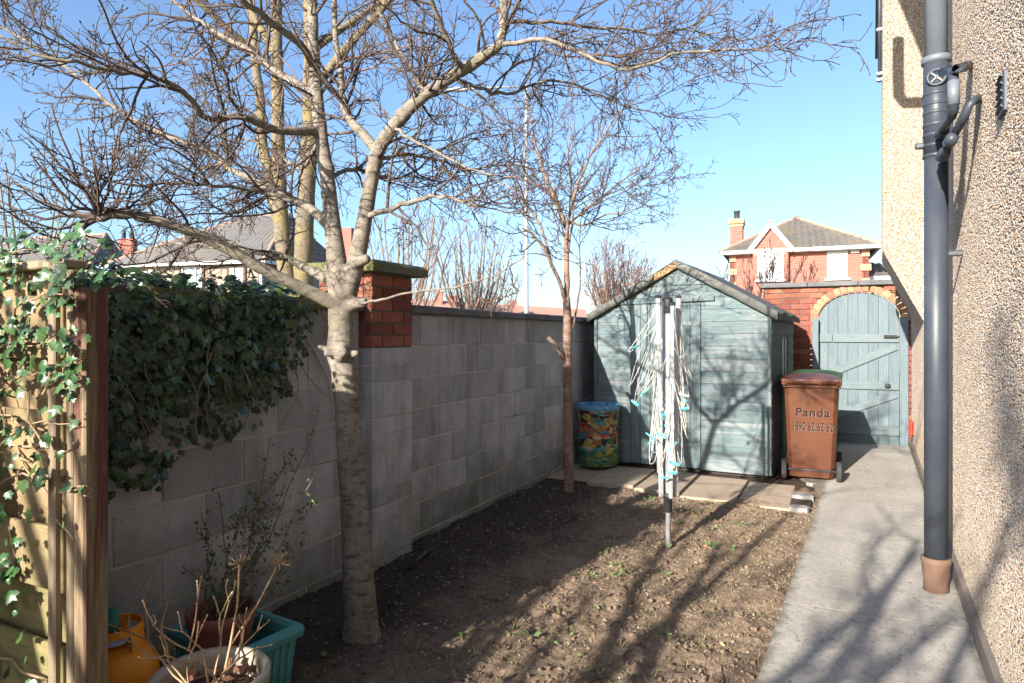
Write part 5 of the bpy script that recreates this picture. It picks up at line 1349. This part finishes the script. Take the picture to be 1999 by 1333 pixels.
for sx in (-.3, .3): ob('chimney_pot', MB().lathe([(.14, 1.1), (.14, 1.5), (.17, 1.52), (.17, 1.56), (.13, 1.6), (.13, 1.75), (.03, 1.85)], (sx, 0, 0), 10), M['darkplastic'], chx)
for fx in (.35, .6, .85):
    p = a.lerp(b, fx).lerp(ra.lerp(rb, fx), .6); ob('rooflight', MB().box((0, 0, 0), (1, 1.0, .12), Matrix.Rotation(R(28), 3, 'X')), M['glass'], fl, p + Vector((0, 0, .1)), (0, 0, TH * .5))
# distant terrace roofs just over the wall
dt = thing('distant_terrace', 'row of distant roofs with small chimneys just above the wall coping', 'house', (0, 0, 0))
a, b = at(700, 655, 88), at(1150, 655, 100); a.z = EYE + (HOR - 612) / F_PX * 88; b.z = EYE + (HOR - 622) / F_PX * 100
c, d = b + Vector((-S_, C_, 0)) * 5, a + Vector((-S_, C_, 0)) * 5; c.z = EYE + (HOR - 604) / F_PX * 105; d.z = EYE + (HOR - 578) / F_PX * 93
ob('roof', MB().add([a, b, c, d], [(0, 1, 2, 3)]), M['ridge'], dt)
quadwall(dt, Vector((a.x, a.y, 0)), Vector((b.x, b.y, 0)), -.1, 4.1, M['render'])
for px, py in ((858, 578), (884, 586), (952, 592), (1003, 596)):
    q = at(px, py, 96); ob('chimney', MB().box((0, 0, -.6), (1.0, .8, 2.2)).box((0, 0, .6), (1.2, 1, .2)), M['farbrick'], dt, q, (0, 0, TH))

# ------------------------------------------------------------------ pots and clutter in the near left corner
tc = (at(430, 1259, 2.395) + at(508, 1179, 2.76)) / 2
ta = math.atan2(*(lambda v: (v.y, v.x))(at(564, 1200, 2.654) - at(430, 1259, 2.395)))
tr = thing('plastic_trough', 'teal rectangular plastic planter trough on the soil', 'planter', (tc.x - .02, tc.y - .01, .0), ta)
def trough(w, d, h):
    o = MB(); b = .82; ring_ = lambda sx, sy, z: [(-sx / 2, -sy / 2, z), (sx / 2, -sy / 2, z), (sx / 2, sy / 2, z), (-sx / 2, sy / 2, z)]
    vs_ = ring_(w * b, d * b, 0) + ring_(w * .97, d * .96, h - .045) + ring_(w * .95, d * .94, h - .045) + ring_(w * b * .95, d * b * .95, .03)
    fs = [(3, 2, 1, 0), (12, 13, 14, 15)] + [(k, (k + 1) % 4, 4 + (k + 1) % 4, 4 + k) for k in range(4)] + [(8 + (k + 1) % 4, 8 + k, 12 + k, 12 + (k + 1) % 4) for k in range(4)]
    o.add(vs_, fs); rim = MB()
    prof = [(.0, h - .05), (.012, h - .045), (.016, h - .02), (.010, h), (-.012, h + .002), (-.022, h - .01), (-.022, h - .05)]
    rings = [ring_(w + 2 * q, d + 2 * q, z) for q, z in prof]; vv = [p for r in rings for p in r]
    rim.add(vv, [(i * 4 + k, i * 4 + (k + 1) % 4, i * 4 + 4 + (k + 1) % 4, i * 4 + 4 + k) for i in range(len(prof) - 1) for k in range(4)])
    return o, rim
bo_, rm_ = trough(.28, .40, .31)
ob('body', bo_, M['teal'], tr); ob('rim', rm_, M['teal'], tr)
for sx in (-1, 1):
    for k in range(9):
        ob('flute', MB().tube([(sx * .119, -.14 + k * .035, .02), (sx * .137, -.16 + k * .04, .25)], .006, 6), M['teal'], tr)
for k in range(7): ob('flute', MB().tube([(-.09 + k * .03, -.168, .02), (-.105 + k * .035, -.192, .25)], .006, 6), M['teal'], tr)
def pot(name, label, loc, R0, h, mat, inner=None):
    t = thing(name, label, 'plant pot', loc)
    ob('body', MB().lathe([(.001, 0), (R0 * .72, 0), (R0 * .78, .02), (R0 * .95, h - .05), (R0 * .97, h - .045)], n=40), inner or mat, t)
    ob('rim', MB().lathe([(R0 * .96, h - .05), (R0 * 1.02, h - .045), (R0 * 1.04, h - .01), (R0 * 1.0, h), (R0 * .93, h - .004), (R0 * .9, h - .03), (R0 * .86, h - .10)], n=40), mat, t)
    ob('compost', MB().lathe([(R0 * .88, h - .085), (R0 * .5, h - .07), (.001, h - .075)], n=24, wob=lambda a, z: .03 * math.sin(a * 5)), M['compost'], t)
    return t
q = at(433, 1196, 2.50); 
tp = pot('terracotta_pot', 'terracotta coloured round pot standing inside the teal trough', (q.x, q.y, .20), .122, .215, M['terra'])
q2 = at(412, 1322, 2.07)
cp = pot('glazed_pot', 'cream rimmed glazed pot in front of the teal trough', (q2.x, q2.y, 0), .172, .39, M['creampot'], M['potdark'])
# twiggy plant with small leaves in the terracotta pot
pr_ = random.Random(8)
sp = thing('leafy_shrub', 'thin stemmed shrub with sparse small leaves in the terracotta pot', 'plant', (q.x, q.y, .345))
lv = MB(); stm = MB(); grn = MB()
def leaflet(m, p, d, s, r):
    d = d.normalized(); sd = d.cross(Vector((r.uniform(-1, 1), r.uniform(-1, 1), r.uniform(-.3, 1)))).normalized()
    m.add([p, p + d * s * .5 + sd * s * .25, p + d * s, p + d * s * .5 - sd * s * .25], [(0, 1, 2, 3)])
for (tx, ty, td) in [(622, 800, 2.55), (527, 862, 2.6), (610, 935, 2.45), (500, 985, 2.6), (395, 1000, 2.7), (560, 930, 2.7), (470, 1000, 2.4), (430, 960, 2.55), (600, 1040, 2.6)]:
    e = at(tx, ty, td) - sp.location; s0 = Vector((pr_.uniform(-.05, .05), pr_.uniform(-.05, .05), 0)); pts = [s0.lerp(e, k / 12) + Vector((pr_.gauss(0, .006), pr_.gauss(0, .006), -.05 * math.sin(math.pi * k / 12))) for k in range(13)]
    stm.tube(pts, [.0042 - .0002 * k for k in range(13)], 5)
    for k in range(3, 13):
        for _ in range(3):
            p = pts[k] + Vector((pr_.gauss(0, .012), pr_.gauss(0, .012), pr_.gauss(0, .012))); leaflet(lv, p, Vector((pr_.gauss(0, 1), pr_.gauss(0, 1), pr_.gauss(.4, 1))), pr_.uniform(.012, .027), pr_)
        if k in (5, 7, 9):
            d = Vector((pr_.gauss(0, 1), pr_.gauss(0, 1), .6)).normalized(); tw = [pts[k], pts[k] + d * .05, pts[k] + d * .11 + Vector((0, 0, .03))]; stm.tube(tw, .0018, 4)
            for t in (.3, .5, .7, .9, 1):
                for _ in range(5): leaflet(lv, tw[0].lerp(tw[2], t) + Vector((pr_.gauss(0, .01), pr_.gauss(0, .01), pr_.gauss(0, .01))), Vector((pr_.gauss(0, 1), pr_.gauss(0, 1), 1)), pr_.uniform(.012, .024), pr_)
for _ in range(120):
    p = Vector((pr_.gauss(-.01, .03), pr_.gauss(0, .03), pr_.uniform(-.0, .13))); leaflet(grn, p, Vector((pr_.gauss(0, 1), pr_.gauss(0, 1), .8)), pr_.uniform(.014, .03), pr_)
ob('stems', stm, M['cherry'], sp); tag(ob('small_leaves', lv, M['sprig'], sp), kind='stuff'); tag(ob('fresh_leaves', grn, M['weed'], sp), kind='stuff')
# dry branching stems in the cream pot
hy = thing('dry_shrub', 'leafless tan branching stems growing from the cream pot', 'plant', (q2.x, q2.y, .32))
hs = MB(); hd_ = MB()
def fork(p, d, L, r, lvl):
    pts = [p]; 
    for k in range(4):
        d = (d + Vector((pr_.gauss(0, .12), pr_.gauss(0, .12), pr_.gauss(.08, .1)))).normalized(); p = p + d * L / 4; pts.append(p)
    hs.tube(pts, [r * (1 - .08 * k) for k in range(5)], 6); hs.tube([p - d * .006, p, p + d * .005], [r * .8, r * 1.25, r * .6], 6)
    if lvl < 3:
        s = d.orthogonal().normalized(); s = Matrix.Rotation(pr_.uniform(0, 6.28), 3, d) @ s
        for sg in (-1, 1):
            if pr_.random() < .93: fork(p, (d * .8 + s * sg * .62 + Vector((0, 0, .25))).normalized(), L * pr_.uniform(.5, .8), r * .78, lvl + 1)
    return p
for (px, py, dd) in [(290, 1230, 2.1), (225, 1200, 2.2), (400, 1200, 2.05), (345, 1190, 2.0), (470, 1235, 2.25), (330, 1290, 1.9), (440, 1180, 2.1), (505, 1215, 2.2)]:
    e = at(px, py, dd) - hy.location; s0 = Vector((pr_.uniform(-.07, .07), pr_.uniform(-.07, .07), 0)); fork(s0, (e - s0).normalized(), (e - s0).length * .62, .0040, 1)
for (px, py, dd) in [(468, 1098, 2.2), (546, 1098, 2.3)]:
    e = at(px, py, dd) - hy.location; s0 = at(450, 1260, 2.2) - hy.location
    hs.tube([Vector((.02, .02, 0)), s0, s0.lerp(e, .5) + Vector((.012, 0, 0)), e], [.005, .0045, .004, .003], 6)
    hd_ = MB()
    for _ in range(42):
        d = Vector((pr_.gauss(0, 1), pr_.gauss(0, 1), pr_.gauss(.15, .7))).normalized(); hd_.tube([e, e + d * .018, e + d * pr_.uniform(.025, .045) + Vector((0, 0, .008))], .0011, 3, cap=False)
    tag(ob('flower_head', hd_, M['drystem'], hy), kind='stuff')
ob('stems', hs, M['drystem'], hy)
lf = MB()
for _ in range(60):
    a = pr_.uniform(0, 6.28); rr = .14 * math.sqrt(pr_.random()); leaflet(lf, Vector((rr * math.cos(a), rr * math.sin(a), .012 + pr_.random() * .03)), Vector((pr_.gauss(0, 1), pr_.gauss(0, 1), pr_.gauss(.1, .5))), pr_.uniform(.03, .055), pr_)
tag(ob('dead_leaves', lf, pm('dead_leaf', (.20, .085, .05), (.28, .13, .08), 20), hy), kind='stuff')
# gas bottle
q = at(226, 1250, 2.22)
gb = thing('gas_bottle', 'orange gas bottle with green valve cap behind the fence post', 'gas bottle', (q.x, q.y, 0))
ob('body', MB().lathe([(.001, .02), (.11, .02), (.128, .05), (.132, .10), (.132, .30), (.125, .345), (.10, .385), (.06, .405), (.03, .41)], n=36), M['orange'], gb)
ob('foot_ring', MB().lathe([(.105, 0), (.115, 0), (.115, .04), (.105, .04)], n=30), M['orange'], gb)
gd = MB(); n = 26
for i in range(n):     # collar guard with openings
    a0_, a1_ = 2 * math.pi * i / n, 2 * math.pi * (i + 1) / n
    for (r_0, z0, r_1, z1, cond) in ((.098, .365, .092, .40, True), (.092, .40, .086, .45, i % 9 in (0, 1, 2)), (.086, .45, .083, .475, True)):
        if cond: gd.add([(r_0 * math.cos(a0_), r_0 * math.sin(a0_), z0), (r_0 * math.cos(a1_), r_0 * math.sin(a1_), z0), (r_1 * math.cos(a1_), r_1 * math.sin(a1_), z1), (r_1 * math.cos(a0_), r_1 * math.sin(a0_), z1)], [(0, 1, 2, 3)])
cg = ob('collar_guard', gd, M['orange'], gb); cg.scale = (1, 1, 1); so = cg.modifiers.new('thickness', 'SOLIDIFY'); so.thickness = .005
ob('valve_plate', MB().lathe([(.001, .425), (.055, .424), (.058, .43), (.05, .436), (.001, .438)], (.01, -.02, 0), 24), M['palemetal'], gb)
ob('valve', MB().lathe([(.022, .43), (.024, .455), (.018, .46), (.018, .475)], (.01, -.02, 0), 14), M['blackplastic'], gb)
ob('valve_cap', MB().lathe([(.026, .468), (.027, .48), (.024, .485), (.023, .525), (.018, .533), (.001, .534)], (.01, -.02, 0), 18), M['tealcap'], gb)
for i, (px, py, d, w, h) in enumerate(((322, 1290, 2.32, .07, .36), (300, 1300, 2.25, .05, .30), (255, 1320, 2.05, .09, .24))):
    q = at(px, py, d); o = ob('timber_offcut', MB().box((0, 0, h / 2), (w, .03, h), Matrix.Rotation(R((-3, 5, 2)[i]), 3, 'Y'), ch=.004), M['fencegreen'], None, (q.x, q.y, -.01), (0, 0, TH))
    tag(o, ['tall mossy board standing between the gas bottle and the teal trough', 'narrow mossy board leaning beside the gas bottle', 'short mossy board standing in front of the gas bottle'][i], 'board', 'mossy timber boards')
# black hose end in the soil
hp = [gr(850, 1070, .0), gr(835, 1077, .03), gr(818, 1090, .04), gr(806, 1103, .03), gr(799, 1113, -.01)]
tag(ob('hose_end', MB().tube(hp, .013, 10), M['blackplastic']), 'short length of black hose poking out of the soil by the wall', 'hose')

# ------------------------------------------------------------------ litter, weeds and stones on the soil
sr = random.Random(17); stn = MB(); twg = MB(); wd = MB()
for i in range(5200):
    x = sr.uniform(.02, 2.5); y = sr.uniform(-3.0, 2.3)
    if x > px_left(y) - .01: continue
    s = .003 + .011 * sr.random() ** 4; z = soil_z(x, y) + s * .3
    vv = [Vector((sr.uniform(.6, 1), 0, 0)), Vector((-sr.uniform(.6, 1), 0, 0)), Vector((0, sr.uniform(.6, 1), 0)), Vector((0, -sr.uniform(.6, 1), 0)), Vector((0, 0, sr.uniform(.4, .8))), Vector((0, 0, -.5))]
    a = Matrix.Rotation(sr.uniform(0, 6.3), 3, 'Z')
    stn.add([a @ v * s + Vector((x, y, z)) for v in vv], [(0, 2, 4), (2, 1, 4), (1, 3, 4), (3, 0, 4), (2, 0, 5), (1, 2, 5), (3, 1, 5), (0, 3, 5)])
for i in range(330):
    x = sr.uniform(.05, 2.3); y = sr.uniform(-2.8, 2.2); a = sr.uniform(0, 6.3); L = sr.uniform(.03, .16)
    if x > px_left(y) - .03: continue
    p = Vector((x, y, soil_z(x, y) + .006)); d = Vector((math.cos(a), math.sin(a), 0)); sdv = Vector((-d.y, d.x, 0)); c = sr.uniform(-.25, .25)
    pts = [p + d * L * t + sdv * c * L * t * t for t in (0, .33, .66, 1)]; 
    for q in pts: q.z = soil_z(q.x, q.y) + .007
    twg.tube(pts, sr.uniform(.0012, .0026), 4)
for i in range(620):
    x = sr.uniform(.15, 2.45) if sr.random() < .25 else min(2.45, .9 + abs(sr.gauss(.75, .55))); y = sr.uniform(-3.0, 2.15)
    if x > px_left(y) - .015 or mnoise.noise((x * 1.5, y * 1.5, 7)) < -.15: continue
    big = sr.random() < .13; s = sr.uniform(.022, .04) if big else sr.uniform(.006, .015); z = soil_z(x, y)
    for k in range(sr.randint(6, 11) if big else sr.randint(3, 6)):
        a = sr.uniform(0, 6.3); d = Vector((math.cos(a), math.sin(a), sr.uniform(.25, .9))).normalized(); leaflet(wd, Vector((x, y, z + .002)) + d * s * sr.uniform(.1, .9), d, s * sr.uniform(.6, 1.2), sr)
cl = MB(); stw = MB()
for i in range(11000):
    x = sr.uniform(.02, 2.5); y = sr.uniform(-3.0, 2.25)
    if x > px_left(y) - .03: continue
    s = .0028 + .009 * sr.random() ** 4; o = Vector((x, y, soil_z(x, y) + s * .25)); a = Matrix.Rotation(sr.uniform(0, 6.3), 3, 'Z') @ Matrix.Rotation(sr.uniform(-.6, .6), 3, 'X')
    vv = [a @ Vector((dx * sr.uniform(.6, 1.1), dy * sr.uniform(.6, 1.1), dz * sr.uniform(.5, .9))) * s + o for dx in (-1, 1) for dy in (-1, 1) for dz in (-1, 1)]
    vv += [o + a @ Vector((0, 0, sr.uniform(.9, 1.2))) * s]
    cl.add(vv, [(0, 1, 3, 2), (4, 6, 7, 5), (0, 4, 5, 1), (2, 3, 7, 6), (1, 5, 8), (5, 7, 8), (7, 3, 8), (3, 1, 8)])
dl = MB()
for i in range(150):
    x = sr.uniform(.1, 2.4); y = sr.uniform(-3, 2.2)
    if x > px_left(y) - .03: continue
    leaflet(dl, Vector((x, y, soil_z(x, y) + .012)), Vector((sr.gauss(0, 1), sr.gauss(0, 1), sr.uniform(-.1, .3))), sr.uniform(.015, .04), sr)
tag(ob('dead_leaves', dl, M['drystem']), 'brown dead leaves scattered over the soil bed', 'dead leaves', kind='stuff')
for i in range(7500):
    x = sr.uniform(.5, 2.45); y = sr.uniform(-3.0, 2.2)
    if x > px_left(y) - .02 or sr.random() > .25 + x * .35: continue
    a = sr.uniform(0, 6.3); L = sr.uniform(.015, .05); p = Vector((x, y, soil_z(x, y) + .004)); d = Vector((math.cos(a), math.sin(a), sr.uniform(0, .5))) * L; w = Vector((-math.sin(a), math.cos(a), 0)) * .0016
    stw.add([p - w, p + w, p + d * .6 + w * .8 + Vector((0, 0, .006)), p + d * .6 - w * .8 + Vector((0, 0, .006)), p + d], [(0, 1, 2, 3), (3, 2, 4)])
tag(ob('soil_clods', cl, M['soil']), 'crumbly brown clods lying over the soil bed', 'clods', kind='stuff')
tag(ob('dry_grass', stw, pm('dry_grass', (.36, .29, .16), (.26, .24, .10), 9)), 'short dry grass blades strewn over the sunny soil', 'dry grass', kind='stuff')
tag(ob('stones', stn, pm('small_stones', (.20, .165, .135), (.34, .30, .25), 40, vary=.2)), 'small pale stones and crumbs scattered over the soil bed', 'stones', kind='stuff')
tag(ob('fallen_twigs', twg, M['twig']), 'dry fallen twigs lying across the soil bed', 'twigs', kind='stuff')
tag(ob('weeds', wd, M['weed']), 'small green weeds sprouting across the sunny soil bed', 'weeds', kind='stuff')
